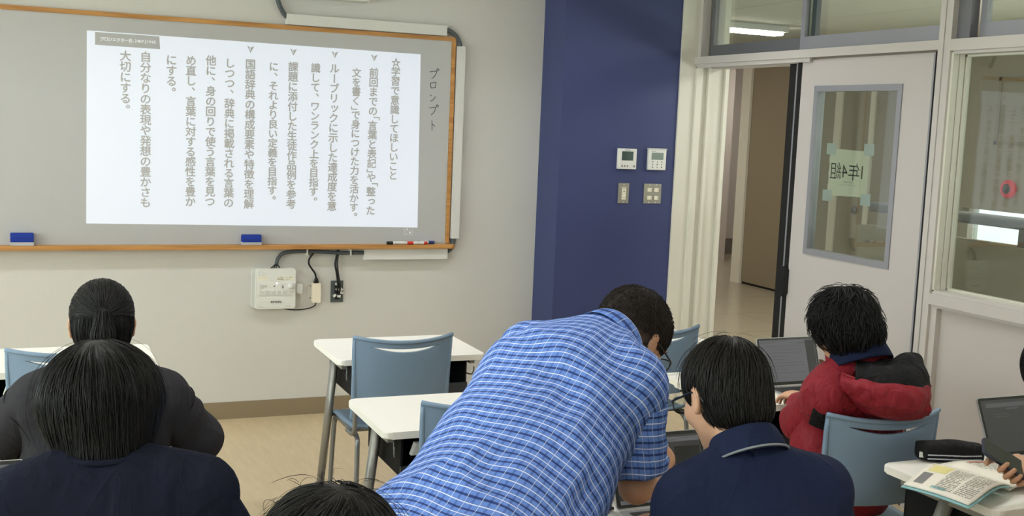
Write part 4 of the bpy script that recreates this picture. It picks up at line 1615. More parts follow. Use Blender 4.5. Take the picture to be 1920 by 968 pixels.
# pen and clear case on the desk the teacher leans over
t = thing('pen', 'black pen lying beside the laptop under the teacher', 'pen', (-0.115, -3.80, DZ + 0.006))
t.rotation_euler = (0, 0, math.radians(12))
obj('barrel', lathe(NB(), [(0.001, -0.07), (0.005, -0.055), (0.0055, 0.05), (0.004, 0.07)], 12, 'X'), 'black_plastic', t, True)
obj('clip', bx(0.02, 0.065, -0.001, 0.001, 0.005, 0.0075), 'steel_grey', t)
t = thing('phone', 'clear-cased phone lying on the desk below the teacher\'s elbow', 'phone', (-0.235, -3.90, DZ + 0.001))
t.rotation_euler = (0, 0, math.radians(-10))
obj('case', prism(NB(), rrect(-0.037, 0.037, -0.076, 0.076, 0.010), 0, 0.010, 0.002), 'grey_white', t)
obj('screen', prism(NB(), rrect(-0.032, 0.032, -0.071, 0.071, 0.006), 0.010, 0.0108), 'lcd', t)

def drape(name, rows_, material, parent, nu=40, nv=28, th=0.006, amp=0.0, freq=20, seed=0):
    """cloth panel through a net of points, with real thickness"""
    net = [spline([Vector(q) for q in r], 8) for r in rows_]
    cols = [spline([r[i] for r in net], 8) for i in range(len(net[0]))]
    V = np.array([[tuple(q) for q in c_] for c_ in cols])
    a_, b_ = V.shape[:2]
    V = V.reshape(-1, 3)
    F = np.array([(i * b_ + j, i * b_ + j + 1, (i + 1) * b_ + j + 1, (i + 1) * b_ + j) for i in range(a_ - 1) for j in range(b_ - 1)])
    if amp:
        V = folds(V, normals(V, F), amp, freq, None, seed)
    o = np_mesh(name, V, F, material, parent)
    md = o.modifiers.new('thick', 'SOLIDIFY')
    md.thickness = th
    md.offset = 0
    return o


# ------------------------------------------------------------------ people: signed-distance surfaces
def v3(*a):
    return np.array(a, float)


def unit(a):
    a = np.asarray(a, float)
    return a / np.linalg.norm(a)


def smin(a, b, k):
    if k <= 0:
        return np.minimum(a, b)
    h = np.clip(0.5 + 0.5 * (b - a) / k, 0, 1)
    return b + (a - b) * h - k * h * (1 - h)


def smax(a, b, k):
    return -smin(-a, -b, k)


def cone(a, b, ra, rb):
    a, b = np.asarray(a, float), np.asarray(b, float)
    d = b - a
    L2 = float(d @ d) + 1e-12

    def f(P):
        q = P - a
        t = np.clip(q @ d / L2, 0, 1)
        return np.linalg.norm(q - t[:, None] * d, axis=1) - (ra + (rb - ra) * t)
    return f


def econe(a, b, wa, wb, lat, flat):
    """tapered limb with an elliptic section: wa, wb half widths along lat, flat = depth / width"""
    a, b = np.asarray(a, float), np.asarray(b, float)
    ax = unit(b - a)
    lat = np.asarray(lat, float)
    lat = unit(lat - ax * (lat @ ax))
    dep = np.cross(lat, ax)
    Bm = np.stack([lat, dep, ax], 1)
    L = np.linalg.norm(b - a)

    def f(P):
        q = (P - a) @ Bm
        t = np.clip(q[:, 2] / L, 0, 1)
        zz = q[:, 2] - t * L
        r = np.sqrt(q[:, 0] ** 2 + (q[:, 1] / flat) ** 2 + (zz / flat) ** 2)
        return (r - (wa + (wb - wa) * t)) * min(1.0, flat) * 0.98
    return f


def ell(c, r, R=None):
    c, r = np.asarray(c, float), np.asarray(r, float)

    def f(P):
        q = P - c
        if R is not None:
            q = q @ R
        k0 = np.linalg.norm(q / r, axis=1)
        k1 = np.linalg.norm(q / (r * r), axis=1) + 1e-9
        return k0 * (k0 - 1) / k1
    return f


def half(p, n):
    """keeps the side away from n (distance positive on the n side)"""
    p, n = np.asarray(p, float), unit(n)
    return lambda P: (P - p) @ n


def union(parts, k=0.02):
    def f(P):
        d = None
        for q in parts:
            kk = k
            if isinstance(q, tuple):
                q, kk = q
            v = q(P)
            d = v if d is None else smin(d, v, kk)
        return d
    return f


def cut(f, g, k=0.004):
    return lambda P: smax(f(P), g(P), k)


def minus(f, g, k=0.004):
    return lambda P: smax(f(P), -g(P), k)


def grow(f, e):
    return lambda P: f(P) - e


def evalc(f, P, n=150000):
    return np.concatenate([f(P[i:i + n]) for i in range(0, len(P), n)]) if len(P) else np.zeros(0)


def surface(f, lo, hi, h):
    """naive surface nets; returns vertices, quads"""
    lo, hi = np.asarray(lo, float), np.asarray(hi, float)
    B = 8
    nb = np.ceil((hi - lo) / h / B).astype(int) + 1
    n = nb * B
    bi = np.stack(np.meshgrid(*[np.arange(k) for k in nb], indexing='ij'), -1).reshape(-1, 3)
    cen = lo + (bi * B + (B - 1) / 2) * h
    val = evalc(f, cen)
    act = np.abs(val) < B * h * 0.9 + 0.02
    sgn = np.where(val < 0, -1.0, 1.0).astype(np.float32).reshape(nb)
    D = np.repeat(np.repeat(np.repeat(sgn, B, 0), B, 1), B, 2)
    off = np.stack(np.meshgrid(*[np.arange(B)] * 3, indexing='ij'), -1).reshape(-1, 3)
    ab = bi[act] * B
    idx = (ab[:, None, :] + off[None]).reshape(-1, 3)
    D[idx[:, 0], idx[:, 1], idx[:, 2]] = evalc(f, lo + idx * h)
    ins = D < 0
    cnt = np.zeros(n - 1, np.int8)
    for dx in (0, 1):
        for dy in (0, 1):
            for dz in (0, 1):
                cnt += ins[dx:n[0] - 1 + dx, dy:n[1] - 1 + dy, dz:n[2] - 1 + dz]
    cells = np.argwhere((cnt > 0) & (cnt < 8))
    cid = -np.ones(n - 1, np.int64)
    cid[cells[:, 0], cells[:, 1], cells[:, 2]] = np.arange(len(cells))
    acc = np.zeros((len(cells), 3))
    num = np.zeros(len(cells))
    corners = [(a, b, c) for a in (0, 1) for b in (0, 1) for c in (0, 1)]
    for a in corners:
        for ax in range(3):
            if a[ax]:
                continue
            b = list(a)
            b[ax] = 1
            i0, i1 = cells + a, cells + b
            d0 = D[i0[:, 0], i0[:, 1], i0[:, 2]]
            d1 = D[i1[:, 0], i1[:, 1], i1[:, 2]]
            m = (d0 < 0) != (d1 < 0)
            t = np.where(m, d0 / np.where(d0 - d1 == 0, 1, d0 - d1), 0)
            p = np.tile(np.array(a, float), (len(cells), 1))
            p[:, ax] = t
            acc += p * m[:, None]
            num += m
    V = lo + (cells + acc / np.maximum(num, 1)[:, None]) * h
    quads = []
    for ax in range(3):
        o1, o2 = (ax + 1) % 3, (ax + 2) % 3
        sl0 = [slice(None)] * 3
        sl1 = [slice(None)] * 3
        sl0[ax] = slice(0, -1)
        sl1[ax] = slice(1, None)
        s0, s1 = ins[tuple(sl0)], ins[tuple(sl1)]
        e = np.argwhere(s0 != s1)
        e = e[(e[:, o1] > 0) & (e[:, o2] > 0) & (e[:, o1] < n[o1] - 1) & (e[:, o2] < n[o2] - 1)]

        def cc(d1, d2):
            q = e.copy()
            q[:, o1] += d1
            q[:, o2] += d2
            return cid[q[:, 0], q[:, 1], q[:, 2]]
        Q = np.stack([cc(-1, -1), cc(0, -1), cc(0, 0), cc(-1, 0)], 1)
        fl = s1[e[:, 0], e[:, 1], e[:, 2]]
        Q[fl] = Q[fl][:, ::-1]
        quads.append(Q)
    Q = np.concatenate(quads)
    Q = Q[(Q >= 0).all(1)]
    # drop loose fragments: keep islands reachable from the biggest one only
    lab = np.arange(len(V))
    E_ = np.concatenate([Q[:, [0, 1]], Q[:, [1, 2]], Q[:, [2, 3]]])
    for _ in range(200):
        old = lab.copy()
        mn = np.minimum(lab[E_[:, 0]], lab[E_[:, 1]])
        np.minimum.at(lab, E_[:, 0], mn)
        np.minimum.at(lab, E_[:, 1], mn)
        lab = lab[lab]
        if (lab == old).all():
            break
    u, c_ = np.unique(lab, return_counts=True)
    keep = lab == u[np.argmax(c_)]
    if not keep.all():
        new = np.cumsum(keep) - 1
        Q = new[Q[keep[Q].all(1)]]
        V = V[keep]
    return V, Q


def normals(V, F):
    a, b, c = V[F[:, 0]], V[F[:, 1]], V[F[:, 2]]
    d = V[F[:, 3]] if F.shape[1] == 4 else c
    fn = np.cross(c - a, d - b) if F.shape[1] == 4 else np.cross(b - a, c - a)
    N = np.zeros_like(V)
    for k in range(F.shape[1]):
        np.add.at(N, F[:, k], fn)
    return N / (np.linalg.norm(N, axis=1, keepdims=True) + 1e-12)


def relax(V, F, it=2, lam=0.5):
    E_ = np.concatenate([F[:, [0, 1]], F[:, [1, 2]], F[:, [2, 3]], F[:, [3, 0]]])
    E_ = np.concatenate([E_, E_[:, ::-1]])
    deg = np.bincount(E_[:, 0], minlength=len(V))[:, None]
    for _ in range(it):
        s = np.zeros_like(V)
        np.add.at(s, E_[:, 0], V[E_[:, 1]])
        V = V + lam * (s / np.maximum(deg, 1) - V)
    return V


def vnoise(P, seed=0):
    """smooth value noise, roughly 0..1"""
    i = np.floor(P).astype(np.int64)
    f = P - i
    f = f * f * (3 - 2 * f)
    out = np.zeros(len(P))
    for dx in (0, 1):
        for dy in (0, 1):
            for dz in (0, 1):
                q = i + np.array((dx, dy, dz))
                hsh = (q[:, 0] * 374761393 + q[:, 1] * 668265263 + q[:, 2] * 2147483647 + seed * 974711) & 0x7fffffff
                hsh = ((hsh ^ (hsh >> 13)) * 1274126177) & 0x7fffffff
                hsh = (hsh ^ (hsh >> 16)) & 0xffff
                w_ = (f[:, 0] if dx else 1 - f[:, 0]) * (f[:, 1] if dy else 1 - f[:, 1]) * (f[:, 2] if dz else 1 - f[:, 2])
                out += w_ * hsh / 65535.0
    return out


def folds(V, N, amp, freq, basis=None, seed=0, ridge=True):
    """push vertices along their normals into soft cloth folds; basis stretches the noise"""
    q = V if basis is None else V @ basis
    w1 = np.stack([vnoise(V * 7 + 3, seed + 1), vnoise(V * 7 + 9, seed + 2), vnoise(V * 7 + 17, seed + 3)], 1) - 0.5
    n1 = vnoise(q * freq + w1 * 1.6, seed)
    n2 = vnoise(q * freq * 2.1 + w1 * 2.2 + 31, seed + 5)
    d = (1 - np.abs(2 * n1 - 1) * 1.6) + 0.35 * (n2 - 0.5) if ridge else (n1 - 0.5) * 2
    return V + N * (amp * (d - 0.2))[:, None]


def np_mesh(name, V, F, material, parent, attrs=None, smooth=True):
    me = bpy.data.meshes.new(name)
    F = np.asarray(F)
    k = F.shape[1]
    me.vertices.add(len(V))
    me.vertices.foreach_set('co', np.ascontiguousarray(V, np.float32).ravel())
    me.loops.add(F.size)
    me.loops.foreach_set('vertex_index', F.ravel().astype(np.int32))
    me.polygons.add(len(F))
    me.polygons.foreach_set('loop_start', np.arange(0, F.size, k, dtype=np.int32))
    me.update(calc_edges=True)
    me.polygons.foreach_set('use_smooth', np.full(len(F), smooth, dtype=bool))
    for nm, arr in (attrs or {}).items():
        if arr.ndim == 1:
            a = me.attributes.new(nm, 'FLOAT', 'POINT')
            a.data.foreach_set('value', arr.astype(np.float32))
        else:
            a = me.attributes.new(nm, 'FLOAT_VECTOR', 'POINT')
            a.data.foreach_set('vector', arr.astype(np.float32).ravel())
    me.materials.append(MATS[material])
    me.validate()
    return link(bpy.data.objects.new(name, me), parent)


def cloth(name, f, lo, hi, h, material, parent, amp=0.0, freq=9.0, basis=None, seed=0, uv=None, sm=2):
    V, F = surface(f, lo, hi, h)
    V = relax(V, F, sm)
    at = {}
    if uv is not None:
        at['cloth'] = uv(V)
    if amp:
        V = folds(V, normals(V, F), amp, freq, basis, seed)
        V = relax(V, F, 1)
    return np_mesh(name, V, F, material, parent, at)


def frame(yaw, pitch=0.0, roll=0.0):
    """columns: right, forward, up; yaw from +Y toward +X, pitch up positive (degrees)"""
    y, p, r = map(math.radians, (yaw, pitch, roll))
    f = v3(math.sin(y) * math.cos(p), math.cos(y) * math.cos(p), math.sin(p))
    rt = v3(math.cos(y), -math.sin(y), 0)
    up = np.cross(rt, f)
    c, s = math.cos(r), math.sin(r)
    return np.stack([c * rt - s * up, f, s * rt + c * up], 1)


def local(f, H, R, s=1.0):
    H = np.asarray(H, float)
    return lambda P: f(((P - H) @ R) / s) * s


# head in its own frame: x right, y forward, z up, origin between the ears
_head_parts = union([
    ell((0, -0.012, 0.030), (0.077, 0.097, 0.088)),
    (ell((0, 0.025, -0.030), (0.064, 0.066, 0.078)), 0.03),
    (ell((0, 0.062, -0.090), (0.028, 0.026, 0.022)), 0.03),
    (ell((0.040, 0.058, -0.022), (0.024, 0.026, 0.024)), 0.02),
    (ell((-0.040, 0.058, -0.022), (0.024, 0.026, 0.024)), 0.02),
    (ell((0, 0.076, 0.030), (0.055, 0.016, 0.012)), 0.02),
    (cone((0, 0.088, 0.014), (0, 0.104, -0.022), 0.007, 0.011), 0.012),
    (ell((0.011, 0.095, -0.026), (0.009, 0.010, 0.008)), 0.006),
    (ell((-0.011, 0.095, -0.026), (0.009, 0.010, 0.008)), 0.006),
])
_head_eyes = union([ell((0.031, 0.096, 0.010), (0.018, 0.016, 0.011)), ell((-0.031, 0.096, 0.010), (0.018, 0.016, 0.011))], 0.0)
_lips = union([ell((0, 0.088, -0.052), (0.023, 0.010, 0.006)), ell((0, 0.086, -0.061), (0.020, 0.010, 0.006))], 0.003)


def _ear(s):
    R = frame(0, 0, 0)
    a = math.radians(18) * s
    Rz = np.array([[math.cos(a), -math.sin(a), 0], [math.sin(a), math.cos(a), 0], [0, 0, 1]])
    e = union([ell((s * 0.079, -0.006, 0.004), (0.007, 0.019, 0.027), Rz), (ell((s * 0.077, 0.002, -0.022), (0.007, 0.011, 0.013), Rz), 0.01)])
    return minus(e, ell((s * 0.088, -0.002, 0.002), (0.007, 0.011, 0.017), Rz), 0.004)


_head0 = union([minus(_head_parts, _head_eyes, 0.010), (_lips, 0.006), (_ear(1), 0.006), (_ear(-1), 0.006)])


def hand_parts(wr, d, dorsal, thumb_side, curl=(0.35, 0.5, 0.35), spread=0.05, s=1.0, each=None, tn=1.0):
    """five separate fingers; d = pointing direction, dorsal = back of the hand, thumb_side = +1 / -1"""
    wr, d = np.asarray(wr, float), unit(d)
    nrm = unit(np.asarray(dorsal, float) - d * (np.asarray(dorsal, float) @ d))
    lat = np.cross(d, nrm) * thumb_side          # towards the thumb
    out = [econe(wr + d * 0.01 * s, wr + d * 0.078 * s, 0.027 * s, 0.037 * s, lat, 0.42)]
    for i, (o, ln, r) in enumerate(((0.030, 0.070, 0.0082), (0.0095, 0.078, 0.0085), (-0.011, 0.072, 0.0080), (-0.030, 0.056, 0.0070))):
        cu = curl if each is None else each[i]
        p = wr + d * (0.083 - 0.004 * abs(i - 1)) * s + lat * o * s
        dirv = unit(d + lat * spread * (1.2 - i * 0.8))
        ang = 0
        rr = r * s
        for seg, frac in zip(cu, (0.45, 0.31, 0.24)):
            ang += seg
            q = p + (dirv * math.cos(ang) - nrm * math.sin(ang)) * ln * frac * s
            out.append((cone(p, q, rr, rr * 0.93), 0.006 if frac == 0.45 else 0.002))
            p, rr = q, rr * 0.93
    p = wr + d * 0.028 * s + lat * 0.024 * s - nrm * 0.004 * s
    t1 = unit(d * 0.62 + lat * 0.70 - nrm * 0.30 * tn)
    t2 = unit(d * 0.86 + lat * 0.30 - nrm * 0.35 * tn)
    t3 = unit(d * 0.95 + lat * 0.05 - nrm * 0.35 * tn)
    for tdir, ln, ra, rb in ((t1, 0.042, 0.014, 0.0115), (t2, 0.032, 0.0115, 0.0100), (t3, 0.026, 0.0100, 0.0082)):
        q = p + tdir * ln * s
        out.append((cone(p, q, ra * s, rb * s), 0.008 if ra > 0.013 else 0.002))
        p = q
    return out


def strands(f, roots, flow, n=9, step=0.011, wid=0.0022, lift=(0.001, 0.004), jitter=0.25, seed=0, tip=0.15, hug=1.0, tone=1.0):
    """tapered hair locks that hug the surface f; returns V, F, strand attribute"""
    rg = np.random.default_rng(seed)
    P = roots.copy()
    m = len(P)
    lf = rg.uniform(lift[0], lift[1], m)
    ln = rg.uniform(0.6, 1.25, m) * step
    prev = None
    path = []
    side = []
    e = 0.0015
    bias = rg.normal(0, jitter, (m, 3))
    for k in range(n):
        d0 = f(P)
        G = np.stack([f(P + np.eye(3)[a] * e) - d0 for a in range(3)], 1)
        G /= np.linalg.norm(G, axis=1, keepdims=True) + 1e-12
        tgt = lf * (1 + 0.6 * k / n)
        P = P - G * ((d0 - tgt) * hug)[:, None]
        fl = flow(P) + bias
        fl = fl - G * (fl * G).sum(1, keepdims=True)
        fl /= np.linalg.norm(fl, axis=1, keepdims=True) + 1e-9
        if prev is not None:
            fl = fl * 0.6 + prev * 0.4
            fl /= np.linalg.norm(fl, axis=1, keepdims=True) + 1e-9
        prev = fl
        path.append(P.copy())
        side.append(np.cross(fl, G))
        P = P + fl * ln[:, None]
        bias += rg.normal(0, jitter * 0.25, (m, 3))
    Vs, Fs = [], []
    w0 = rg.uniform(0.6, 1.3, m) * wid
    for k in range(n):
        t = k / (n - 1)
        wk = w0 * (0.65 + 0.5 * math.sin(math.pi * min(1, t * 1.1))) * (1 if k < n - 1 else tip)
        d0 = path[k]
        s_ = side[k] / (np.linalg.norm(side[k], axis=1, keepdims=True) + 1e-9)
        nn = np.cross(prev, s_)
        up = np.stack([f(d0 + np.eye(3)[a] * e) - f(d0) for a in range(3)], 1)
        up /= np.linalg.norm(up, axis=1, keepdims=True) + 1e-12
        Vs.append(np.stack([d0 - s_ * wk[:, None], d0 + up * (wk * 0.7)[:, None], d0 + s_ * wk[:, None], d0 - up * (wk * 0.7)[:, None]], 1))
    V = np.stack(Vs, 1)                      # m, n, 4, 3
    base = (np.arange(m) * n * 4)[:, None]
    for k in range(n - 1):
        for j in range(4):
            a = base + k * 4 + j
            b = base + k * 4 + (j + 1) % 4
            Fs.append(np.concatenate([a, b, b + 4, a + 4], 1))
    col = np.repeat(rg.uniform(0, 1, m) ** 2.2 * tone, n * 4)
    return V.reshape(-1, 3), np.concatenate(Fs), col


def pick(V, count, rg, mask=None):
    ids = np.arange(len(V)) if mask is None else np.nonzero(mask)[0]
    return V[rg.choice(ids, size=count, replace=len(ids) < count)]


def hair(name, f, H, R, parent, material, sets, h=0.005, base=0.12, s=1.0, box_r=0.24, basecol=None):
    """f: hair volume in head frame; sets: list of dict(count, mask, flow, ...)"""
    V, F = surface(f, (-box_r, -box_r, -box_r - 0.06), (box_r, box_r, box_r), h)
    V = relax(V, F, 2)
    N = normals(V, F)
    rg = np.random.default_rng(11)
    cb = np.full(len(V), base) * (0.5 + vnoise(V * np.array((90, 90, 14)), 4)) if basecol is None else basecol(V)
    AV, AF, AC = [V], [F], [cb]
    cnt = len(V)
    for st in sets:
        st = dict(st)
        c_ = st.pop('count')
        mk = st.pop('mask', None)
        roots = pick(V, c_, rg, None if mk is None else mk(V)) + rg.normal(0, h * 0.4, (c_, 3))
        v, fc, cl = strands(f, roots, **st)
        AV.append(v)
        AF.append(fc + cnt)
        AC.append(cl)
        cnt += len(v)
    V = np.concatenate(AV)
    V = (V * s) @ R.T + np.asarray(H)
    return np_mesh(name, V, np.concatenate(AF), material, parent, {'strand': np.concatenate(AC)})


def away(w, g=0.0, swirl=0.0):
    """flow away from whorl w plus gravity g"""
    w = np.asarray(w, float)

    def fl(P):
        d = P - w
        d = d / (np.linalg.norm(d, axis=1, keepdims=True) + 1e-9)
        d = d + np.array((0, 0, -g))
        if swirl:
            d = d + swirl * np.cross(d, np.array((0, 0, 1.0)))
        return d
    return fl


def toward(w, g=0.0):
    w = np.asarray(w, float)

    def fl(P):
        d = w - P
        return d / (np.linalg.norm(d, axis=1, keepdims=True) + 1e-9) + np.array((0, 0, -g))
    return fl


def eyes(t, H, R):
    for s in (-1, 1):
        c = np.asarray(H) + R @ v3(s * 0.031, 0.082, 0.010)
        bm = NB()
        bmesh.ops.create_uvsphere(bm, u_segments=16, v_segments=10, radius=0.0125, matrix=Matrix.Translation(c))
        e = obj('eye', bm, 'eye_white', t, True)
        c2 = np.asarray(H) + R @ v3(s * 0.031, 0.0915, 0.009)
        bm = NB()
        bmesh.ops.create_uvsphere(bm, u_segments=12, v_segments=8, radius=0.0052, matrix=Matrix.Translation(c2))
        obj('iris', bm, 'iris', e, True)
        pts = [np.asarray(H) + R @ v3(s * (0.014 + 0.036 * q), 0.098 - 0.012 * q, 0.030 + 0.006 * math.sin(q * 3)) for q in (0, 0.33, 0.66, 1)]
        obj('eyebrow', tb([tuple(p) for p in pts], [0.0035, 0.004, 0.0035, 0.002], 6), 'hair_black', t, True)


def glasses(t, H, R):
    """dark framed spectacles sitting on the nose, temples over the ears"""
    g_ = thing_free = None
    bm = NB()
    for s in (-1, 1):
        ring = []
        for k in range(25):
            a = 2 * math.pi * k / 24
            x = s * 0.034 + 0.026 * math.copysign(abs(math.cos(a)) ** 0.75, math.cos(a))
            z = 0.004 + 0.018 * math.copysign(abs(math.sin(a)) ** 0.75, math.sin(a))
            ring.append(tuple(np.asarray(H) + R @ v3(x, 0.112 - 0.10 * abs(x) ** 1.5, z)))
        tube(bm, ring, 0.0019, 8)
        pts = [(s * 0.060, 0.108, 0.010), (s * 0.070, 0.095, 0.012), (s * 0.079, 0.05, 0.012), (s * 0.081, 0.005, 0.014), (s * 0.080, -0.018, 0.006), (s * 0.079, -0.030, -0.014)]
        tube(bm, spline([tuple(np.asarray(H) + R @ v3(*p)) for p in pts], 5), 0.0024, 8)
    tube(bm, spline([tuple(np.asarray(H) + R @ v3(*p)) for p in ((-0.009, 0.1115, 0.012), (0, 0.114, 0.015), (0.009, 0.1115, 0.012))], 4), 0.0018, 8)
    return bm


def lens(bm, H, R):
    for s in (-1, 1):
        vs = []
        for k in range(24):
            a = 2 * math.pi * k / 24
            x = s * 0.034 + 0.0255 * math.copysign(abs(math.cos(a)) ** 0.75, math.cos(a))
            z = 0.004 + 0.0175 * math.copysign(abs(math.sin(a)) ** 0.75, math.sin(a))
            vs.append(bm.verts.new(np.asarray(H) + R @ v3(x, 0.112 - 0.10 * abs(x) ** 1.5, z)))
        bm.faces.new(vs)
    return bm


def collar(name, c, up, fwd, rx, ry, hgt, material, parent, gap=0.35, flare=0.018, drop=0.35, uv=False, th=0.0025, n=44):
    """folded shirt collar: ring round the neck, open at the front"""
    up = unit(up)
    fwd = unit(np.asarray(fwd, float) - up * (np.asarray(fwd, float) @ up))
    rt = np.cross(fwd, up)
    prof = [(0.002, -0.012), (0.0, hgt * 0.5), (-0.001, hgt * 0.92), (0.003, hgt), (0.008, hgt * 0.93), (0.008 + flare * 0.5, hgt * 0.5), (0.008 + flare, -hgt * drop)]
    V = []
    uvs = []
    for i in range(n + 1):
        a = gap + (2 * math.pi - 2 * gap) * i / n
        fl = 1 - 0.12 * math.cos(a)
        for j, (dr, z) in enumerate(prof):
            zz = z - 0.012 * max(0, math.cos(a)) ** 2
            V.append(np.asarray(c) + rt * math.sin(a) * (rx + dr) + fwd * math.cos(a) * (ry + dr) + up * zz * (1.0 if j != 6 else fl))
            uvs.append((a * 0.065, j * 0.0125 + 0.004, 0))
    m = len(prof)
    F = [(i * m + j, (i + 1) * m + j, (i + 1) * m + j + 1, i * m + j + 1) for i in range(n) for j in range(m - 1)]
    o = np_mesh(name, np.array(V), np.array(F), material, parent, {'cloth': np.array(uvs)} if uv else None)
    md = o.modifiers.new('thick', 'SOLIDIFY')
    md.thickness = th
    md.offset = 0
    sb = o.modifiers.new('soft', 'SUBSURF')
    sb.levels = sb.render_levels = 1
    return o


def shoes(t, J, material):
    for s in 'LR':
        a, toe = J['ank' + s], J['toe' + s]
        d = unit(v3(*(toe - a)[:2], 0))
        f = union([econe(v3(a[0], a[1], 0.040) - d * 0.03, v3(toe[0], toe[1], 0.032), 0.038, 0.044, np.cross(d, v3(0, 0, 1)), 0.75), (cone(v3(a[0], a[1], 0.05), v3(a[0], a[1], 0.085), 0.042, 0.044), 0.02)])
        f = cut(f, half((0, 0, 0.002), (0, 0, -1)), 0.004)
        c = (a + toe) / 2
        V, F = surface(f, (c[0] - 0.25, c[1] - 0.25, -0.02), (c[0] + 0.25, c[1] + 0.25, 0.16), 0.008)
        np_mesh('shoe', relax(V, F, 1), F, material, t)


def seated_legs(J, yaw, spread=0.10, knee=0.40, splay=0.0):
    f = v3(math.sin(math.radians(yaw)), math.cos(math.radians(yaw)), 0)
    r = v3(f[1], -f[0], 0)
    p = J['pelvis']
    for s, k in (('L', -1), ('R', 1)):
        J['hip' + s] = p + r * k * 0.085 + v3(0, 0, -0.02)
        J['knee' + s] = v3(*(p + r * k * (spread + splay) + f * knee)[:2], 0.475)
        J['ank' + s] = v3(*(p + r * k * (spread + splay * 1.3) + f * (knee + 0.02))[:2], 0.085)
        J['toe' + s] = J['ank' + s] + f * 0.15 + v3(0, 0, -0.05)
    J['fwd'], J['right'] = f, r


def bounds(pts, m):
    P = np.array(pts)
    return P.min(0) - m, P.max(0) + m


def torso_parts(J, e=0.0, w=(0.150, 0.135, 0.155), flat=(0.68, 0.66, 0.62), sh=0.052):
    """pelvis - waist - chest with shoulder bar and trapezius, e = extra looseness"""
    L = unit(J['SR'] - J['SL'])
    p, ch, nb = J['pelvis'], J['chest'], J['neck']
    wst = J.get('waist', p * 0.52 + ch * 0.48)
    return [
        econe(p, wst, w[0] + e, w[1] + e, L, flat[0]),
        (econe(wst, ch, w[1] + e, w[2] + e, L, flat[1]), 0.04),
        (econe(ch, ch * 0.35 + nb * 0.65, w[2] + e, w[2] * 0.62 + e, L, flat[2]), 0.04),
        (cone(J['SL'], J['SR'], sh + e, sh + e), 0.05),
        (cone(nb + (J['head'] - nb) * 0.10, J['SL'], 0.040 + e, sh * 0.9 + e), 0.04),
        (cone(nb + (J['head'] - nb) * 0.10, J['SR'], 0.040 + e, sh * 0.9 + e), 0.04),
    ]


def arm(J, s, r0, r1, r2, k=0.012):
    return [(cone(J['S' + s], J['E' + s], r0, r1), k), (cone(J['E' + s], J['W' + s], r1 * 0.98, r2), 0.008)]


def legs_parts(J, r=(0.080, 0.058, 0.046), k=0.02):
    out = []
    for s in 'LR':
        out += [(cone(J['hip' + s], J['knee' + s], r[0], r[1]), k), (cone(J['knee' + s], J['ank' + s], r[1], r[2]), k)]
    return out


def build_body(t, J, R, hands, h=0.006, hs=1.0, arms=(0.040, 0.036, 0.025), w=None):
    H = J['head']
    head = local(_head0, H, R, hs)
    nk = H + R @ v3(0, -0.022, -0.055) * hs
    w = w or (0.135, 0.118, 0.138)
    parts = torso_parts(J, -0.004, w, sh=0.042)
    parts += [(cone(J['neck'], nk, 0.058, 0.052), 0.03)]
    for s in 'LR':
        parts += arm(J, s, *arms)
    parts += legs_parts(J, (0.068, 0.050, 0.036))
    for s in 'LR':
        parts.append((cone(J['ank' + s], J['toe' + s], 0.034, 0.026), 0.01))
    body = union(parts)
    hp = []
    for hd in hands:
        hp += hand_parts(**hd)
    extra = union([head] + ([(union(hp, 0.004), 0.004)] if hp else []))
    f = lambda P: smin(body(P), extra(P), 0.010)
    pts = [J[k] for k in J if isinstance(J[k], np.ndarray) and k not in ('fwd', 'right')] + [hd['wr'] + unit(hd['d']) * 0.12 for hd in hands]
    lo, hi = bounds(pts, 0.19)
    V, F = surface(f, lo, hi, h)
    V = relax(V, F, 1, 0.4)
    return np_mesh('body', V, F, 'skin', t)


def trousers(t, J, material, seed, e=0.0):
    L = unit(J['SR'] - J['SL'])
    parts = [ell(J['pelvis'] + v3(0, 0, -0.005), (0.165 + e, 0.125 + e, 0.105 + e), frame(math.degrees(math.atan2(J['fwd'][0], J['fwd'][1]))))]
    parts += legs_parts(J, (0.083 + e, 0.066 + e, 0.058 + e), 0.03)
    f = cut(union(parts), half((0, 0, 0.075), (0, 0, -1)), 0.004)
    pts = [J[k] for k in J if k[:3] in ('hip', 'kne', 'ank')] + [J['pelvis']]
    lo, hi = bounds(pts, 0.2)
    return cloth('trousers', f, lo, hi, 0.012, material, t, 0.004, 10, None, seed)


def sleeve(t, J, s, rads, material, end=1.0, name='sleeve', h=0.008, amp=0.004, freq=12, seed=0, uvf=None, extra=None, stop_at='W'):
    """rads at shoulder, elbow, wrist; stop_at 'W' long sleeve, 'E' short sleeve; end = fraction of the last bone kept"""
    S_, E_, W_ = J['S' + s], J['E' + s], J['W' + s]
    if stop_at == 'W':
        e = E_ + (W_ - E_) * end
        parts = [cone(S_, E_, rads[0], rads[1]), (cone(E_, e, rads[1], rads[2]), 0.03)]
        f = cut(union(parts), half(e, e - E_), 0.006)
        # keep the cut local to the wrist end
        g = union(parts)
        f = lambda P: np.where((P - e) @ unit(e - E_) > -0.05, np.where(np.linalg.norm(P - e, axis=1) < rads[2] * 2.2, smax(g(P), (P - e) @ unit(e - E_), 0.006), g(P)), g(P))
        pts = [S_, E_, e]
    else:
        e = S_ + (E_ - S_) * end
        g = cone(S_, e, rads[0], rads[1])
        f = cut(g, half(e, e - S_), 0.006)
        pts = [S_, e]
    if extra is not None:
        f0 = f
        f = lambda P: smin(f0(P), extra(P), 0.01)
    lo, hi = bounds(pts, max(rads) + 0.05)
    return cloth(name, f, lo, hi, h, material, t, amp, freq, None, seed, uvf)


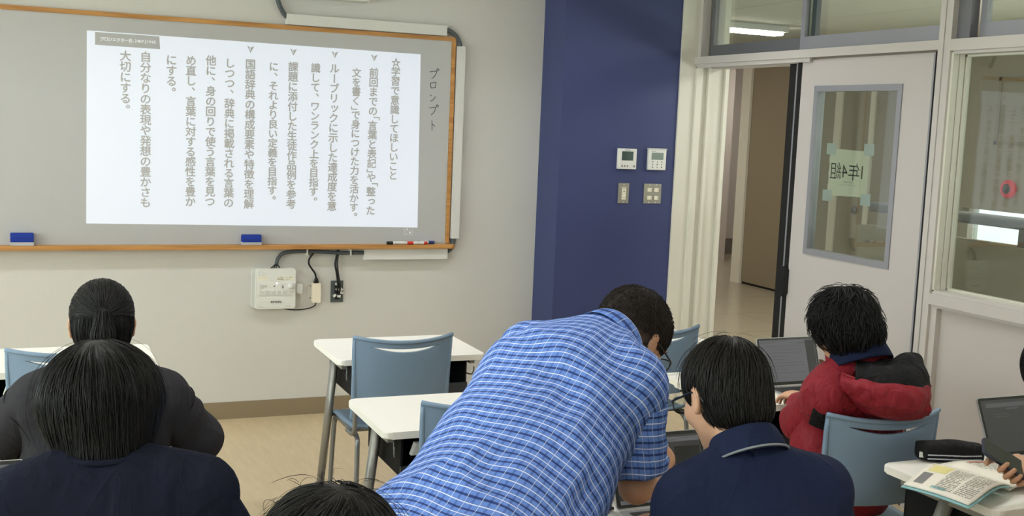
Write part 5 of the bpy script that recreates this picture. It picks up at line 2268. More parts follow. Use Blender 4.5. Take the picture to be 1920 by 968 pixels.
def on_surface(f, pts, off=0.0, it=6):
    """pull points onto the zero level of f"""
    P = np.array(pts, float)
    e = 0.002
    for _ in range(it):
        d = f(P) - off
        G = np.stack([f(P + np.eye(3)[a] * e) - f(P) for a in range(3)], 1)
        G /= np.linalg.norm(G, axis=1, keepdims=True) + 1e-12
        P = P - G * d[:, None] * 0.8
    return [tuple(q) for q in P]


def person(label, loc):
    return thing('person', label, 'person', loc)


def rel(t, *objs):
    """children were built in world space: shift them under the person's base point"""
    o = Vector(t.location)
    seen = set()

    def shift(c):
        if c.type == 'MESH' and c.data.name not in seen:
            seen.add(c.data.name)
            c.data.transform(Matrix.Translation(-o))
        for k in c.children:
            shift(k)
    for c in t.children:
        shift(c)
HOOD_BLACK = [
    [(1.003, -3.445, 0.987), (1.070, -3.453, 0.982), (1.121, -3.474, 0.989), (1.174, -3.471, 1.011), (1.209, -3.487, 1.006), (1.227, -3.499, 0.976)],
    [(0.960, -3.493, 0.977), (1.019, -3.514, 0.971), (1.079, -3.523, 0.977), (1.133, -3.533, 0.994), (1.182, -3.533, 0.985), (1.222, -3.523, 0.946)],
    [(0.941, -3.515, 0.958), (0.995, -3.540, 0.947), (1.051, -3.558, 0.952), (1.104, -3.574, 0.960), (1.152, -3.573, 0.957), (1.203, -3.549, 0.932)],
    [(0.934, -3.525, 0.944), (0.985, -3.554, 0.931), (1.037, -3.576, 0.928), (1.089, -3.594, 0.926), (1.137, -3.599, 0.921), (1.190, -3.567, 0.919)],
]
HOOD_RED = [
    [(0.932, -3.462, 0.954), (0.937, -3.514, 0.950), (0.981, -3.562, 0.938), (1.046, -3.596, 0.937), (1.121, -3.607, 0.929), (1.197, -3.569, 0.926)],
    [(0.916, -3.479, 0.944), (0.923, -3.538, 0.934), (0.970, -3.582, 0.919), (1.032, -3.614, 0.918), (1.106, -3.620, 0.911), (1.186, -3.578, 0.901)],
    [(0.922, -3.484, 0.921), (0.932, -3.545, 0.904), (0.979, -3.584, 0.889), (1.033, -3.613, 0.886), (1.100, -3.620, 0.887), (1.183, -3.580, 0.874)],
    [(0.950, -3.489, 0.893), (0.964, -3.530, 0.872), (1.003, -3.566, 0.854), (1.058, -3.590, 0.852), (1.118, -3.599, 0.855), (1.194, -3.578, 0.849)],
    [(1.002, -3.461, 0.859), (1.024, -3.484, 0.832), (1.057, -3.512, 0.815), (1.111, -3.535, 0.812), (1.161, -3.556, 0.821), (1.213, -3.556, 0.828)],
]

# ------------------------------------------------------------------ the six students and the teacher
# A: charcoal hoodie, half-up ponytail
def student_a():
    J = dict(pelvis=v3(-1.30, -3.19, 0.52), chest=v3(-1.275, -3.165, 0.86), neck=v3(-1.262, -3.135, 0.995), head=v3(-1.260, -3.084, 1.108),
             SL=v3(-1.415, -3.165, 0.925), SR=v3(-1.118, -3.18, 0.922), EL=v3(-1.56, -3.08, 0.785), ER=v3(-1.012, -3.12, 0.790),
             WL=v3(-1.40, -2.86, 0.748), WR=v3(-1.11, -2.86, 0.748))
    seated_legs(J, 0)
    t = person('person with half-up ponytail in a charcoal hoodie, seated at left front', (-1.30, -3.19, 0))
    R = frame(2, -8)
    build_body(t, J, R, [dict(wr=J['WL'], d=(0.3, 1, -0.05), dorsal=(0, 0, 1), thumb_side=1), dict(wr=J['WR'], d=(-0.3, 1, -0.05), dorsal=(0, 0, 1), thumb_side=-1)], 0.0062)
    eyes(t, J['head'], R)
    f = union(torso_parts(J, 0.018, (0.165, 0.165, 0.160)))
    lo, hi = bounds([J['pelvis'], J['SL'], J['SR'], J['neck'], J['chest']], 0.22)
    neckhole = cone(J['neck'] + v3(0, 0, 0.03), J['head'] + v3(0, 0, 0.02), 0.055, 0.07)
    cloth('hoodie', minus(cut(f, half((0, 0, 0.46), (0, 0, -1))), neckhole, 0.01), lo, hi, 0.009, 'charcoal', t, 0.007, 7, np.diag((1.0, 1, 0.5)), 3)
    for s in 'LR':
        sleeve(t, J, s, (0.080, 0.063, 0.046), 'charcoal', 0.93, 'sleeve', 0.009, 0.007, 10, 5 + ord(s))
        a = J['S' + s]
        ax = unit(J['E' + s] - a)
        u_ = unit(np.cross(ax, v3(0, 1, 0)))
        w_ = np.cross(ax, u_)
        both = union([f, cone(a, J['E' + s], 0.080, 0.063)], 0.004)
        dirs = [u_ * math.cos(q) + w_ * math.sin(q) for q in np.linspace(-math.pi, math.pi, 73)]
        k0 = int(np.argmax([d_ @ unit(v3(0, -0.75, 0.65)) for d_ in dirs]))
        ring = on_surface(both, [a + ax * 0.045 + dirs[(k0 + i_) % 72] * 0.09 for i_ in range(-19, 20)], 0.001)
        obj('seam', tb(ring, 0.0026, 6), 'charcoal_seam', t, True)
    # hood lying on the back
    c = J['neck'] + v3(0, -0.035, -0.035)
    hd = union([ell(c + v3(0, -0.035, -0.045), (0.135, 0.060, 0.075)), (cone(c + v3(-0.11, -0.01, -0.005), c + v3(0, -0.055, -0.01), 0.036, 0.042), 0.03), (cone(c + v3(0.11, -0.01, -0.005), c + v3(0, -0.055, -0.01), 0.036, 0.042), 0.03),
                (cone(c + v3(-0.11, -0.01, -0.005), c + v3(-0.07, 0.09, -0.02), 0.036, 0.03), 0.03), (cone(c + v3(0.11, -0.01, -0.005), c + v3(0.07, 0.09, -0.02), 0.036, 0.03), 0.03)])
    lo, hi = bounds([c], 0.24)
    cloth('hood', hd, lo, hi, 0.008, 'charcoal', t, 0.005, 12, None, 21)
    hv = union([ell((0, -0.010, 0.034), (0.081, 0.103, 0.092)), (econe((0, -0.062, 0.00), (0, -0.060, -0.115), 0.062, 0.052, (1, 0, 0), 0.60), 0.03), (ell((0, -0.070, -0.01), (0.066, 0.05, 0.06)), 0.02)])
    hv = minus(hv, ell((0, 0.140, -0.045), (0.115, 0.105, 0.110)), 0.008)
    hv = minus(hv, union([ell((0.092, 0.004, -0.018), (0.026, 0.030, 0.042)), ell((-0.092, 0.004, -0.018), (0.026, 0.030, 0.042))], 0.0), 0.004)
    tie = v3(0, -0.118, 0.030)
    up = lambda V: (V[:, 2] > 0.025)
    dn = lambda V: (V[:, 2] <= 0.04) & (V[:, 1] < 0.0)
    hair('hair', hv, J['head'], R, t, 'hair_black', [
        dict(count=1800, mask=up, flow=toward(tie), n=9, step=0.011, wid=0.0011, lift=(0.0, 0.0025), jitter=0.10, seed=1),
        dict(count=900, mask=dn, flow=away((0, -0.05, 0.12), 1.6), n=9, step=0.011, wid=0.0011, lift=(0, 0.003), jitter=0.12, seed=2),
    ])
    pt = union([cone(tie + v3(0, -0.004, 0.004), tie + v3(0, -0.010, -0.05), 0.018, 0.026), (cone(tie + v3(0, -0.010, -0.05), tie + v3(0, 0.012, -0.125), 0.026, 0.012), 0.01)])
    hair('ponytail', pt, J['head'], R, t, 'hair_black', [dict(count=260, mask=None, flow=away(tie + v3(0, 0, 0.06), 2.0), n=8, step=0.010, wid=0.0018, lift=(0, 0.003), jitter=0.10, seed=3)], 0.004)
    ring = [tuple(J['head'] + R @ (tie + v3(0.019 * math.cos(q), -0.002, -0.002 + 0.016 * math.sin(q)))) for q in np.linspace(0, 2 * math.pi, 20)]
    obj('hair_tie', tb(ring, 0.0035, 6), 'black_cloth', t, True)
    trousers(t, J, 'trousers', 1)
    shoes(t, J, 'slipper')
    rel(t)


# B: plain navy shirt, bobbed hair
def student_b():
    J = dict(pelvis=v3(-1.305, -4.27, 0.52), chest=v3(-1.31, -4.20, 0.89), neck=v3(-1.318, -4.155, 1.045), head=v3(-1.322, -4.085, 1.122),
             SL=v3(-1.462, -4.185, 0.985), SR=v3(-1.158, -4.20, 0.988), EL=v3(-1.56, -4.20, 0.755), ER=v3(-1.055, -4.21, 0.760),
             WL=v3(-1.43, -4.00, 0.745), WR=v3(-1.18, -3.99, 0.745))
    seated_legs(J, 0)
    t = person('person with bobbed black hair in a plain navy shirt, seated at left', (-1.305, -4.27, 0))
    R = frame(-2, -16)
    build_body(t, J, R, [dict(wr=J['WL'], d=(0.3, 1, -0.05), dorsal=(0, 0, 1), thumb_side=1), dict(wr=J['WR'], d=(-0.3, 1, -0.05), dorsal=(0, 0, 1), thumb_side=-1)], 0.0062)
    eyes(t, J['head'], R)
    f = union(torso_parts(J, 0.014, (0.158, 0.150, 0.160)))
    lo, hi = bounds([J['pelvis'], J['SL'], J['SR'], J['neck'], J['chest']], 0.22)
    hole = cone(J['neck'] + v3(0, 0.0, 0.018), J['head'], 0.064, 0.075)
    cloth('shirt', minus(cut(f, half((0, 0, 0.45), (0, 0, -1))), hole, 0.012), lo, hi, 0.008, 'navy_tee', t, 0.0065, 8, np.diag((1.0, 1, 0.55)), 31)
    for s in 'LR':
        sleeve(t, J, s, (0.068, 0.066, 0.06), 'navy_tee', 0.98, 'sleeve', 0.008, 0.006, 10, 33 + ord(s), stop_at='E')
    ring = [tuple(J['neck'] + v3(0, 0.004, 0.026) + v3(0.078 * math.sin(q), 0.074 * math.cos(q), -0.030 * max(0, math.cos(q)) - 0.004)) for q in np.linspace(0, 2 * math.pi, 40)]
    obj('neckband', tb(ring, 0.006, 8), 'navy_tee', t, True)
    tagp = unit(v3(1, -0.4, 0.3))
    hv = union([ell((0, -0.010, 0.034), (0.096, 0.112, 0.098)), (econe((0, -0.014, 0.01), (0, -0.050, -0.120), 0.101, 0.066, (1, 0, 0), 0.98), 0.06)])
    hv = minus(hv, ell((0, 0.165, -0.055), (0.086, 0.110, 0.130)), 0.01)
    hv = minus(hv, ell((0, 0.035, -0.17), (0.082, 0.085, 0.075)), 0.02)
    wh = v3(-0.012, -0.045, 0.135)
    hair('hair', hv, J['head'], R, t, 'hair_black', [
        dict(count=3600, mask=None, flow=away(wh, 0.75), n=12, step=0.0115, wid=0.0011, lift=(0.0, 0.0030), jitter=0.08, seed=4),
        dict(count=700, mask=lambda V: V[:, 2] < -0.05, flow=away(wh, 1.2), n=8, step=0.010, wid=0.0010, lift=(0.0, 0.006), jitter=0.12, seed=5, hug=0.6),
        dict(count=70, mask=lambda V: V[:, 2] > 0.05, flow=away(wh, 0.5), n=10, step=0.013, wid=0.0005, lift=(0.006, 0.016), jitter=0.30, seed=6, hug=0.7),
    ], box_r=0.25)
    trousers(t, J, 'trousers', 2)
    shoes(t, J, 'slipper')
    rel(t)


# C: only the top of the head shows
def student_c():
    J = dict(pelvis=v3(-1.05, -4.76, 0.50), chest=v3(-1.03, -4.72, 0.75), neck=v3(-1.025, -4.70, 0.885), head=v3(-1.022, -4.655, 0.992),
             SL=v3(-1.09, -4.585, 0.82), SR=v3(-0.93, -4.83, 0.82), EL=v3(-0.98, -4.47, 0.66), ER=v3(-0.80, -4.86, 0.65),
             WL=v3(-0.80, -4.52, 0.57), WR=v3(-0.68, -4.69, 0.57))
    seated_legs(J, 62, 0.09, 0.38)
    t = person('person whose dark tousled hair shows at the bottom edge, below the front desks', (-1.05, -4.76, 0))
    R = frame(10, -14)
    build_body(t, J, R, [dict(wr=J['WL'], d=(0.9, 0.1, -0.3), dorsal=(0, 0, 1), thumb_side=1), dict(wr=J['WR'], d=(0.9, 0.2, -0.3), dorsal=(0, 0, 1), thumb_side=-1)], 0.0068)
    eyes(t, J['head'], R)
    f = union(torso_parts(J, 0.012, (0.150, 0.142, 0.150)))
    lo, hi = bounds([J['pelvis'], J['SL'], J['SR'], J['neck'], J['chest']], 0.22)
    cloth('shirt', minus(cut(f, half((0, 0, 0.43), (0, 0, -1))), cone(J['neck'], J['head'], 0.06, 0.07), 0.01), lo, hi, 0.011, 'navy_polo', t, 0.005, 8, None, 41)
    for s in 'LR':
        sleeve(t, J, s, (0.064, 0.062, 0.055), 'navy_polo', 0.9, 'sleeve', 0.010, 0.004, 10, 43, stop_at='E')
    hv = union([ell((0, -0.010, 0.036), (0.108, 0.122, 0.103)), (ell((0, -0.045, -0.02), (0.096, 0.080, 0.07)), 0.04)])
    hv = minus(hv, ell((0, 0.150, -0.055), (0.110, 0.105, 0.110)), 0.01)
    wh = v3(0.012, -0.05, 0.14)
    hair('hair', hv, J['head'], R, t, 'hair_brown', [
        dict(count=3200, mask=None, flow=away(wh, 0.35, 0.25), n=10, step=0.011, wid=0.0012, lift=(0.0, 0.006), jitter=0.22, seed=7),
        dict(count=160, mask=lambda V: V[:, 2] > 0.02, flow=away(wh, 0.1, 0.3), n=9, step=0.010, wid=0.0005, lift=(0.010, 0.026), jitter=0.40, seed=8, hug=0.6),
    ])
    trousers(t, J, 'trousers', 3)
    shoes(t, J, 'slipper')
    rel(t)


# D: navy collared shirt, glasses
def student_d():
    J = dict(pelvis=v3(-0.13, -4.50, 0.52), chest=v3(-0.105, -4.455, 0.88), neck=v3(-0.095, -4.420, 1.025), head=v3(-0.092, -4.325, 1.143),
             SL=v3(-0.218, -4.415, 0.955), SR=v3(0.055, -4.455, 0.965), EL=v3(-0.200, -4.28, 0.765), ER=v3(0.185, -4.38, 0.775),
             WL=v3(-0.075, -4.065, 0.765), WR=v3(0.13, -4.08, 0.758))
    seated_legs(J, 0)
    t = person('person with glasses in a navy collared shirt, seated beside the bending teacher', (-0.13, -4.50, 0))
    R = frame(-3, -24)
    build_body(t, J, R, [dict(wr=J['WL'], d=(0.22, 1, -0.14), dorsal=(0, 0.1, 1), thumb_side=1, curl=(0.3, 0.4, 0.3)), dict(wr=J['WR'], d=(-0.2, 1, -0.12), dorsal=(0, 0.1, 1), thumb_side=-1)], 0.0048)
    eyes(t, J['head'], R)
    L = unit(J['SR'] - J['SL'])
    f = union(torso_parts(J, 0.014, (0.155, 0.150, 0.165), sh=0.056))
    lo, hi = bounds([J['pelvis'], J['SL'], J['SR'], J['neck'], J['chest']], 0.22)
    hole = cone(J['neck'] + v3(0, 0.005, 0.005), J['head'], 0.056, 0.065)
    cloth('shirt', minus(cut(f, half((0, 0, 0.45), (0, 0, -1))), hole, 0.010), lo, hi, 0.008, 'navy_polo', t, 0.006, 8, np.diag((1.0, 1, 0.5)), 51)
    for s in 'LR':
        sleeve(t, J, s, (0.066, 0.062, 0.058), 'navy_polo', 0.9, 'sleeve', 0.008, 0.005, 10, 53 + ord(s), stop_at='E')
    cn = J['neck'] + v3(0.0, 0.0, 0.022)
    nu = unit(v3(0.0, 0.72, 1.0))
    collar('collar', cn, nu, (0, 1, 0), 0.061, 0.061, 0.042, 'navy_polo', t, 0.45, 0.013, 0.40)
    f2 = unit(v3(0, 1, 0) - nu * nu[1])
    rt = np.cross(f2, nu)
    ring = [tuple(cn - nu * 0.012 + rt * math.sin(a) * 0.0825 + f2 * math.cos(a) * 0.0825) for a in np.linspace(0.55, 2 * math.pi - 0.55, 40)]
    obj('collar_piping', tb(ring, 0.0026, 6), 'piping', t, True)
    hv = union([ell((0, -0.012, 0.033), (0.083, 0.102, 0.091)), (ell((0, -0.045, -0.025), (0.066, 0.060, 0.066)), 0.03)])
    hv = minus(hv, ell((0, 0.150, -0.060), (0.130, 0.108, 0.105)), 0.008)
    hv = minus(hv, union([ell((0.092, 0.006, -0.014), (0.030, 0.034, 0.042)), ell((-0.092, 0.006, -0.014), (0.030, 0.034, 0.042))], 0.0), 0.004)
    wh = v3(0.02, -0.055, 0.14)
    hair('hair', hv, J['head'], R, t, 'hair_brown', [
        dict(count=3400, mask=None, flow=away(wh, 0.65, 0.2), n=9, step=0.009, wid=0.0011, lift=(0.0, 0.0035), jitter=0.14, seed=9),
        dict(count=900, mask=lambda V: (V[:, 2] < -0.02) & (V[:, 1] < 0.02), flow=away(wh, 1.2), n=7, step=0.0085, wid=0.0011, lift=(0.0, 0.006), jitter=0.22, seed=10, hug=0.5),
        dict(count=60, mask=lambda V: V[:, 2] > 0.06, flow=away(wh, 0.2, 0.3), n=9, step=0.010, wid=0.0005, lift=(0.006, 0.014), jitter=0.3, seed=12, hug=0.7),
    ])
    obj('glasses', glasses(t, J['head'], R), 'specs', t, True)
    obj('lenses', lens(NB(), J['head'], R), 'glass', t)
    trousers(t, J, 'trousers', 4)
    shoes(t, J, 'slipper')
    rel(t)


# E: red jacket with black hood panel
def student_e():
    J = dict(pelvis=v3(1.095, -3.31, 0.52), chest=v3(1.085, -3.345, 0.83), neck=v3(1.056, -3.395, 0.955), head=v3(1.020, -3.352, 1.072),
             SL=v3(0.952, -3.385, 0.868), SR=v3(1.200, -3.42, 0.880), EL=v3(0.962, -3.240, 0.738), ER=v3(1.33, -3.16, 0.745),
             WL=v3(1.095, -3.065, 0.770), WR=v3(1.40, -2.90, 0.775))
    seated_legs(J, 4)
    t = person('person in a red jacket with black hood lining, typing at a laptop by the door', (1.06, -3.30, 0))
    R = frame(-10, -22, -4)
    hl = dict(wr=J['WL'], d=(0.12, 1, -0.10), dorsal=(-0.1, 0.1, 1), thumb_side=1, curl=(0.28, 0.45, 0.3), spread=0.10)
    hr = dict(wr=J['WR'], d=(-0.30, 1, -0.12), dorsal=(0.1, 0.1, 1), thumb_side=-1, curl=(0.35, 0.5, 0.35), spread=0.08)
    build_body(t, J, R, [hl, hr], 0.0046)
    eyes(t, J['head'], R)
    f = union(torso_parts(J, 0.020, (0.170, 0.162, 0.155), sh=0.054))
    lo, hi = bounds([J['pelvis'], J['SL'], J['SR'], J['neck'], J['chest']], 0.24)
    hole = cone(J['neck'] + v3(0, 0.005, 0.005), J['head'], 0.062, 0.075)
    cloth('jacket', minus(cut(f, half((0, 0, 0.445), (0, 0, -1))), hole, 0.010), lo, hi, 0.008, 'red_jacket', t, 0.009, 8, None, 61)
    for s in 'LR':
        sleeve(t, J, s, (0.070, 0.060, 0.044), 'red_jacket', 0.76, 'sleeve', 0.008, 0.008, 11, 63 + ord(s))
    # black elbow patch on the left sleeve
    pc = J['EL'] * 0.50 + J['SL'] * 0.50 + v3(-0.028, -0.075, 0.012)
    g = union([cone(J['SL'], J['EL'], 0.0805, 0.0705), (cone(J['EL'], J['WL'], 0.0705, 0.050), 0.03)])
    Rp = frame(45, 0, 14)
    g2 = union([g, (grow(f, 0.010), 0.01)])
    pf = lambda P: np.maximum(g2(P), np.max(np.abs((P - pc) @ Rp) - np.array((0.028, 0.05, 0.060)), axis=1))
    lo, hi = bounds([pc], 0.14)
    cloth('sleeve_patch', pf, lo, hi, 0.006, 'black_cloth', t, 0.0, sm=1)
    drape('hood_lining', HOOD_BLACK, 'black_cloth', t, amp=0.010, freq=20, seed=73, th=0.008)
    drape('hood', HOOD_RED, 'red_jacket', t, amp=0.010, freq=17, seed=71, th=0.008)
    fold_l = [tuple(v) for v in spline([HOOD_RED[0][0], HOOD_RED[0][1], HOOD_RED[0][2], HOOD_RED[0][3], HOOD_RED[0][4], HOOD_RED[0][5]], 6)]
    obj('hood_rim', tb(fold_l, 0.004, 6), 'red_jacket', t, True)
    # standing front collar wing
    wing = union([econe(J['neck'] + v3(-0.075, 0.05, -0.03), J['neck'] + v3(-0.060, 0.095, 0.045), 0.030, 0.014, (0.5, 0.8, 0), 0.35)])
    lo, hi = bounds([J['neck'] + v3(-0.07, 0.07, 0)], 0.14)
    cloth('collar_flap', wing, lo, hi, 0.006, 'red_jacket', t, 0.003, 14, None, 75)
    collar('shirt_collar', J['neck'] + v3(0.0, 0.004, 0.040), (-0.05, 0.55, 1), (0, 1, 0), 0.070, 0.070, 0.048, 'navy_polo', t, 0.5, 0.026, 0.75)
    hv = union([ell((0, -0.012, 0.036), (0.097, 0.112, 0.102)), (ell((0, -0.045, -0.025), (0.082, 0.070, 0.066)), 0.04)])
    hv = minus(hv, ell((0, 0.142, -0.062), (0.120, 0.110, 0.105)), 0.008)
    hv = minus(hv, union([ell((0.10, 0.010, -0.028), (0.022, 0.026, 0.026)), ell((-0.10, 0.010, -0.030), (0.022, 0.026, 0.028))], 0.0), 0.004)
    wh = v3(0.015, -0.05, 0.15)
    hair('hair', hv, J['head'], R, t, 'hair_black', [
        dict(count=3000, mask=None, flow=away(wh, 0.5, 0.25), n=9, step=0.0100, wid=0.0014, lift=(0.0, 0.006), jitter=0.25, seed=13),
        dict(count=900, mask=lambda V: V[:, 2] < 0.02, flow=away(wh, 0.9), n=7, step=0.0095, wid=0.0016, lift=(0.002, 0.016), jitter=0.42, seed=14, hug=0.5),
        dict(count=500, mask=lambda V: V[:, 2] > 0.0, flow=away(wh, 0.1, 0.3), n=7, step=0.009, wid=0.0014, lift=(0.004, 0.016), jitter=0.45, seed=15, hug=0.6),
    ])
    trousers(t, J, 'trousers', 5)
    shoes(t, J, 'slipper')
    rel(t)
    # the zip pull at the shoulder
    obj('zip_pull', tb(spline([(-0.155, -0.085, 0.385), (-0.160, -0.088, 0.370), (-0.168, -0.092, 0.352)], 4), 0.004, 6), 'black_cloth', t, True)


# F: at the right edge, holding a phone
PH_C = v3(1.015, -4.060, 0.840)
PH_U = unit(0.84 * v3(0.919, -0.391, 0.041) - 0.54 * v3(0.008, 0.123, 0.992) + 0.0 * v3(0.394, 0.912, -0.116))
PH_N = v3(0.008, 0.123, 0.992) * 0.72 - v3(0.394, 0.912, -0.116) * 0.55 + v3(0.919, -0.391, 0.041) * 0.35
PH_N = unit(PH_N - PH_U * (PH_N @ PH_U))
PH_S = np.cross(PH_N, PH_U)


def student_f():
    J = dict(pelvis=v3(1.14, -4.54, 0.52), chest=v3(1.12, -4.44, 0.86), neck=v3(1.055, -4.36, 0.99), head=v3(0.978, -4.250, 1.105),
             SL=v3(0.985, -4.40, 0.91), SR=v3(1.255, -4.43, 0.91), EL=v3(0.99, -4.32, 0.74), ER=v3(1.34, -4.26, 0.745), WR=v3(1.28, -4.02, 0.765))
    J['WL'] = PH_C + PH_U * 0.062 + PH_S * 0.062 - PH_N * 0.024
    seated_legs(J, 0)
    t = person('person at the right edge, black hair and a hand holding a phone', (1.14, -4.54, 0))
    R = frame(14, -16)
    # palm up under the phone, thumb over its top
    d = unit(-PH_S - PH_U * 0.35)
    hl = dict(wr=J['WL'], d=d, dorsal=-PH_N, thumb_side=-1, curl=(0.10, 0.95, 0.55), spread=0.05, tn=-0.3)
    hr = dict(wr=J['WR'], d=(-0.25, 1, -0.1), dorsal=(0.1, 0.1, 1), thumb_side=-1)
    build_body(t, J, R, [hl, hr], 0.0046)
    eyes(t, J['head'], R)
    f = union(torso_parts(J, 0.014, (0.150, 0.142, 0.155)))
    lo, hi = bounds([J['pelvis'], J['SL'], J['SR'], J['neck'], J['chest']], 0.22)
    cloth('shirt', minus(cut(f, half((0, 0, 0.45), (0, 0, -1))), cone(J['neck'], J['head'], 0.06, 0.07), 0.01), lo, hi, 0.010, 'navy_polo', t, 0.005, 8, None, 81)
    for s in 'LR':
        sleeve(t, J, s, (0.066, 0.064, 0.058), 'navy_polo', 0.9, 'sleeve', 0.010, 0.004, 10, 83, stop_at='E')
    hv = union([ell((0, -0.010, 0.036), (0.094, 0.110, 0.097)), (ell((0, -0.040, -0.025), (0.084, 0.072, 0.070)), 0.04)])
    hv = minus(hv, ell((0, 0.150, -0.060), (0.110, 0.105, 0.105)), 0.008)
    hair('hair', hv, J['head'], R, t, 'hair_black', [dict(count=1800, mask=None, flow=away((0, -0.05, 0.14), 0.6, 0.2), n=9, step=0.010, wid=0.0012, lift=(0.0, 0.004), jitter=0.15, seed=16)])
    trousers(t, J, 'trousers', 6)
    shoes(t, J, 'slipper')
    rel(t)
    # the phone in the hand
    p = thing('smartphone', 'dark phone held in a hand at the right edge above the textbook', 'phone', tuple(PH_C))
    Mx = Matrix((PH_S, PH_U, PH_N)).transposed().to_4x4()
    obj('phone_case', xform(prism(NB(), rrect(-0.036, 0.036, -0.074, 0.074, 0.010), -0.005, 0.0035, 0.002), Mx), 'blue_ink', p)
    mat('case_slate', (58, 64, 80), 0.5, 0.4)
    p.children[0].data.materials[0] = MATS['case_slate']
    obj('screen', xform(prism(NB(), rrect(-0.033, 0.033, -0.071, 0.071, 0.008), 0.0035, 0.0042), Mx), 'screen_dark', p)
    obj('side_button', xform(bx(-0.0375, -0.035, -0.03, -0.01, -0.002, 0.001), Mx), 'black_plastic', p)


# the teacher: blue plaid shirt, bending over the desk from the aisle
def teacher():
    J = dict(pelvis=v3(-0.600, -4.190, 0.900), waist=v3(-0.475, -4.095, 0.975), chest=v3(-0.285, -3.945, 1.075), neck=v3(-0.150, -3.870, 1.158), head=v3(-0.048, -3.828, 1.168),
             SL=v3(-0.262, -3.725, 1.118), SR=v3(-0.170, -4.050, 1.095), ER=v3(-0.162, -4.095, 0.880), WR=v3(-0.020, -3.965, 0.838),
             EL=v3(-0.120, -3.640, 0.890), WL=v3(-0.085, -3.690, 0.760))
    f_ = v3(math.sin(math.radians(62)), math.cos(math.radians(62)), 0)
    r_ = v3(f_[1], -f_[0], 0)
    J['fwd'], J['right'] = f_, r_
    for s, k in (('L', -1), ('R', 1)):
        J['hip' + s] = J['pelvis'] + r_ * k * 0.09 - f_ * 0.01
        J['knee' + s] = J['pelvis'] + r_ * k * 0.11 + f_ * 0.0 + v3(0, 0, -0.43)
        J['ank' + s] = v3(*(J['pelvis'] + r_ * k * 0.12 - f_ * 0.05)[:2], 0.09)
        J['toe' + s] = J['ank' + s] + f_ * 0.16 + v3(0, 0, -0.055)
    t = person('teacher in a blue plaid shirt and glasses bending over a desk', (-0.60, -4.19, 0))
    R = frame(72, -40, 2)
    hr = dict(wr=J['WR'], d=(0.42, 0.40, 0.55), dorsal=(0.6, -0.75, 0.25), thumb_side=-1, curl=(0.55, 0.8, 0.5), spread=0.03)
    hl = dict(wr=J['WL'], d=(0.6, 0.3, -0.3), dorsal=(0.1, 0.2, 1), thumb_side=1)
    build_body(t, J, R, [hr, hl], 0.0050, 1.02, (0.046, 0.041, 0.028), (0.150, 0.14, 0.150))
    eyes(t, J['head'], R)
    L = unit(J['SR'] - J['SL'])
    sp = unit(J['neck'] - J['pelvis'])
    L = unit(L - sp * (L @ sp))
    D = np.cross(sp, L)
    if D[2] < 0:
        D = -D
    ven = -D
    P0 = J['pelvis'] - sp * 0.20
    torso = union([
        econe(P0 + ven * 0.030, J['waist'] + ven * 0.035, 0.218, 0.205, L, 0.80),
        (econe(J['waist'] + ven * 0.035, J['chest'] + ven * 0.010 - L * 0.012, 0.208, 0.208, L, 0.76), 0.04),
        (econe(J['chest'] + ven * 0.005 - L * 0.012, J['chest'] * 0.45 + J['neck'] * 0.55, 0.205, 0.150, L, 0.66), 0.05),
        (cone(J['SL'], J['SR'], 0.076, 0.076), 0.06),
        (cone(J['neck'] + sp * 0.01, J['SL'], 0.060, 0.072), 0.05), (cone(J['neck'] + sp * 0.01, J['SR'], 0.060, 0.072), 0.05),
        # loose shirt front hanging below the belly
        (econe(J['waist'] + ven * 0.10 - sp * 0.08, J['chest'] + ven * 0.06 - sp * 0.02, 0.165, 0.150, L, 0.75), 0.06),
    ])
    torso = cut(torso, half(J['pelvis'] - sp * 0.27, -sp), 0.006)
    torso = minus(torso, cone(J['neck'] + sp * 0.045, J['head'], 0.058, 0.07), 0.010)
    lo, hi = bounds([P0, J['waist'], J['chest'], J['neck'], J['SL'], J['SR']], 0.30)
    o_ = J['pelvis']

    def uv(V):
        q = V - o_
        a = q @ L
        b = q @ D
        th = np.arctan2(a, b + 0.06)
        v_ = q @ sp
        # yoke: lines bend towards the shoulders
        return np.stack([th * 0.185 + 0.10 * v_ * 0.15, v_ + 0.02 * np.cos(th * 1.5) + 0.006 * np.sin(a * 30 + v_ * 8), 0 * a], 1)
    Bf = np.stack([unit(L * 0.8 + sp * 0.5) * 1.0, unit(sp * 0.8 - L * 0.5) * 0.35, D * 0.8], 1)
    cloth('shirt', torso, lo, hi, 0.0075, 'plaid', t, 0.011, 9, Bf, 91, uv)

    def arm_uv(s):
        S_, E_ = J['S' + s], J['E' + s]
        ax = unit(E_ - S_)
        u_ = unit(np.cross(ax, v3(1, 0.3, 0)))
        w_ = np.cross(ax, u_)

        def g(V):
            q = V - S_
            return np.stack([np.arctan2(q @ u_, q @ w_) * 0.075, q @ ax + 0.008 * np.sin((q @ u_) * 40) + 0.011, 0 * q[:, 0]], 1)
        return g
    for s in 'LR':
        e = J['S' + s] + (J['E' + s] - J['S' + s]) * 0.80
        ax = unit(J['E' + s] - J['S' + s])
        sleeve(t, J, s, (0.084, 0.070, 0.06), 'plaid', 0.82, 'sleeve', 0.006, 0.010, 13, 95 + ord(s), arm_uv(s), None, 'E')
        cf = union([econe(e - ax * 0.030, e + ax * 0.010, 0.0775, 0.0790, v3(0.9, 0.4, 0), 0.97)])
        cf = cut(cut(cf, half(e + ax * 0.020, ax), 0.008), half(e - ax * 0.045, -ax), 0.008)
        lo2, hi2 = bounds([e], 0.13)
        cloth('rolled_cuff', cf, lo2, hi2, 0.0055, 'plaid', t, 0.006, 16, None, 97, arm_uv(s))
    nax = unit(J['head'] - J['neck'] + v3(0, 0, 0.03))
    collar('collar', J['neck'] + nax * 0.030, nax, (0.35, 0.1, -0.9), 0.070, 0.070, 0.036, 'plaid', t, 0.4, 0.016, 0.55, True)
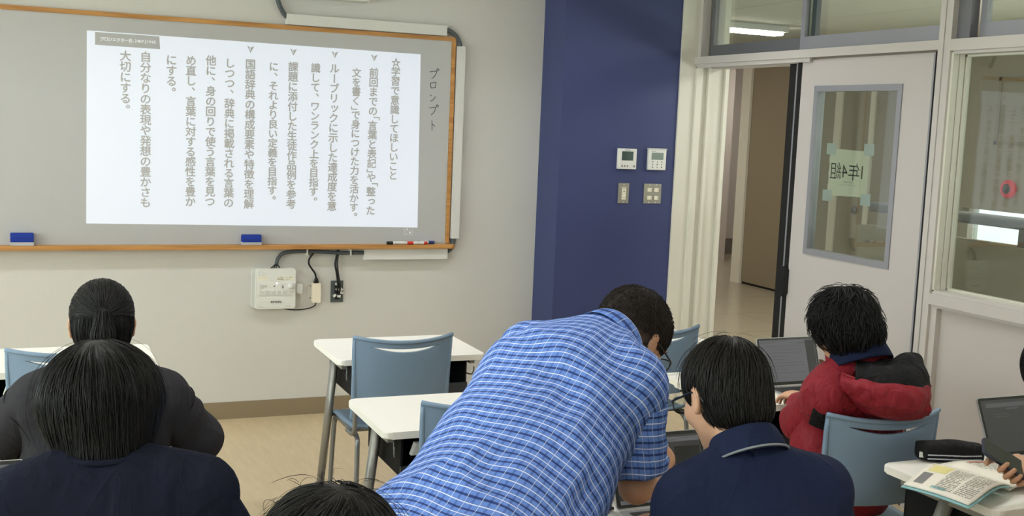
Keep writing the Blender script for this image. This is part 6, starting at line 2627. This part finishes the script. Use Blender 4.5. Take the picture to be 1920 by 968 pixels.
    obj('collar_button', tb([tuple(J['neck'] + nax * 0.03 + D * 0.083 - L * 0.03), tuple(J['neck'] + nax * 0.035 + D * 0.090 - L * 0.03)], 0.006, 10), 'black_plastic', t, True)
    hv = union([ell((0, -0.012, 0.036), (0.083, 0.104, 0.092)), (ell((0, -0.045, -0.030), (0.070, 0.062, 0.055)), 0.03)])
    hv = minus(hv, ell((0, 0.140, -0.050), (0.130, 0.100, 0.100)), 0.006)
    hv = minus(hv, union([ell((0.088, 0.004, -0.010), (0.020, 0.026, 0.036)), ell((-0.088, 0.004, -0.010), (0.020, 0.026, 0.036))], 0.0), 0.004)

    def fade(V):
        k = np.clip((0.030 - V[:, 2] + 0.25 * np.minimum(0, V[:, 1] + 0.02) * -1 * 0) / 0.085, 0, 1)
        return 0.05 + 1.0 * k * (0.7 + 0.5 * vnoise(V * 160, 2)) + 0.1 * vnoise(V * 200, 3)
    wh = v3(0.018, -0.065, 0.125)

    def spiky(P):
        d = P - wh
        d = d / (np.linalg.norm(d, axis=1, keepdims=True) + 1e-9)
        return d + np.array((0, 0, -0.1))
    hair('hair', hv, J['head'], R, t, 'hair_short', [
        dict(count=5200, mask=lambda V: V[:, 2] > 0.010, flow=spiky, n=3, step=0.0048, wid=0.0008, lift=(0.001, 0.006), jitter=0.22, seed=17, hug=0.6, tone=0.30),
        dict(count=1400, mask=lambda V: (V[:, 2] <= 0.03), flow=away(wh, 0.8), n=3, step=0.0030, wid=0.0005, lift=(0.0, 0.0015), jitter=0.2, seed=18, tone=0.7),
    ], h=0.0045, s=1.02, basecol=fade)
    obj('glasses', glasses(t, J['head'], R), 'specs', t, True)
    obj('lenses', lens(NB(), J['head'], R), 'glass', t)
    trousers(t, J, 'trousers', 7)
    shoes(t, J, 'shoe')
    rel(t)


student_a()
student_b()
student_c()
student_d()
student_e()
student_f()
teacher()
chair(-1.05, -4.77, 'blue chair under the person whose hair shows at the bottom edge', math.radians(-62))

# bring the base point of things drawn in room coordinates down to the thing itself
for t in list(C.objects):
    if t.type == 'EMPTY' and t.parent is None and tuple(t.location) == (0.0, 0.0, 0.0):
        co = [v.co for c in t.children if c.type == 'MESH' for v in c.data.vertices]
        if co:
            xs, ys, zs = zip(*co)
            t.location = ((min(xs) + max(xs)) / 2, (min(ys) + max(ys)) / 2, min(zs))
            rel(t)
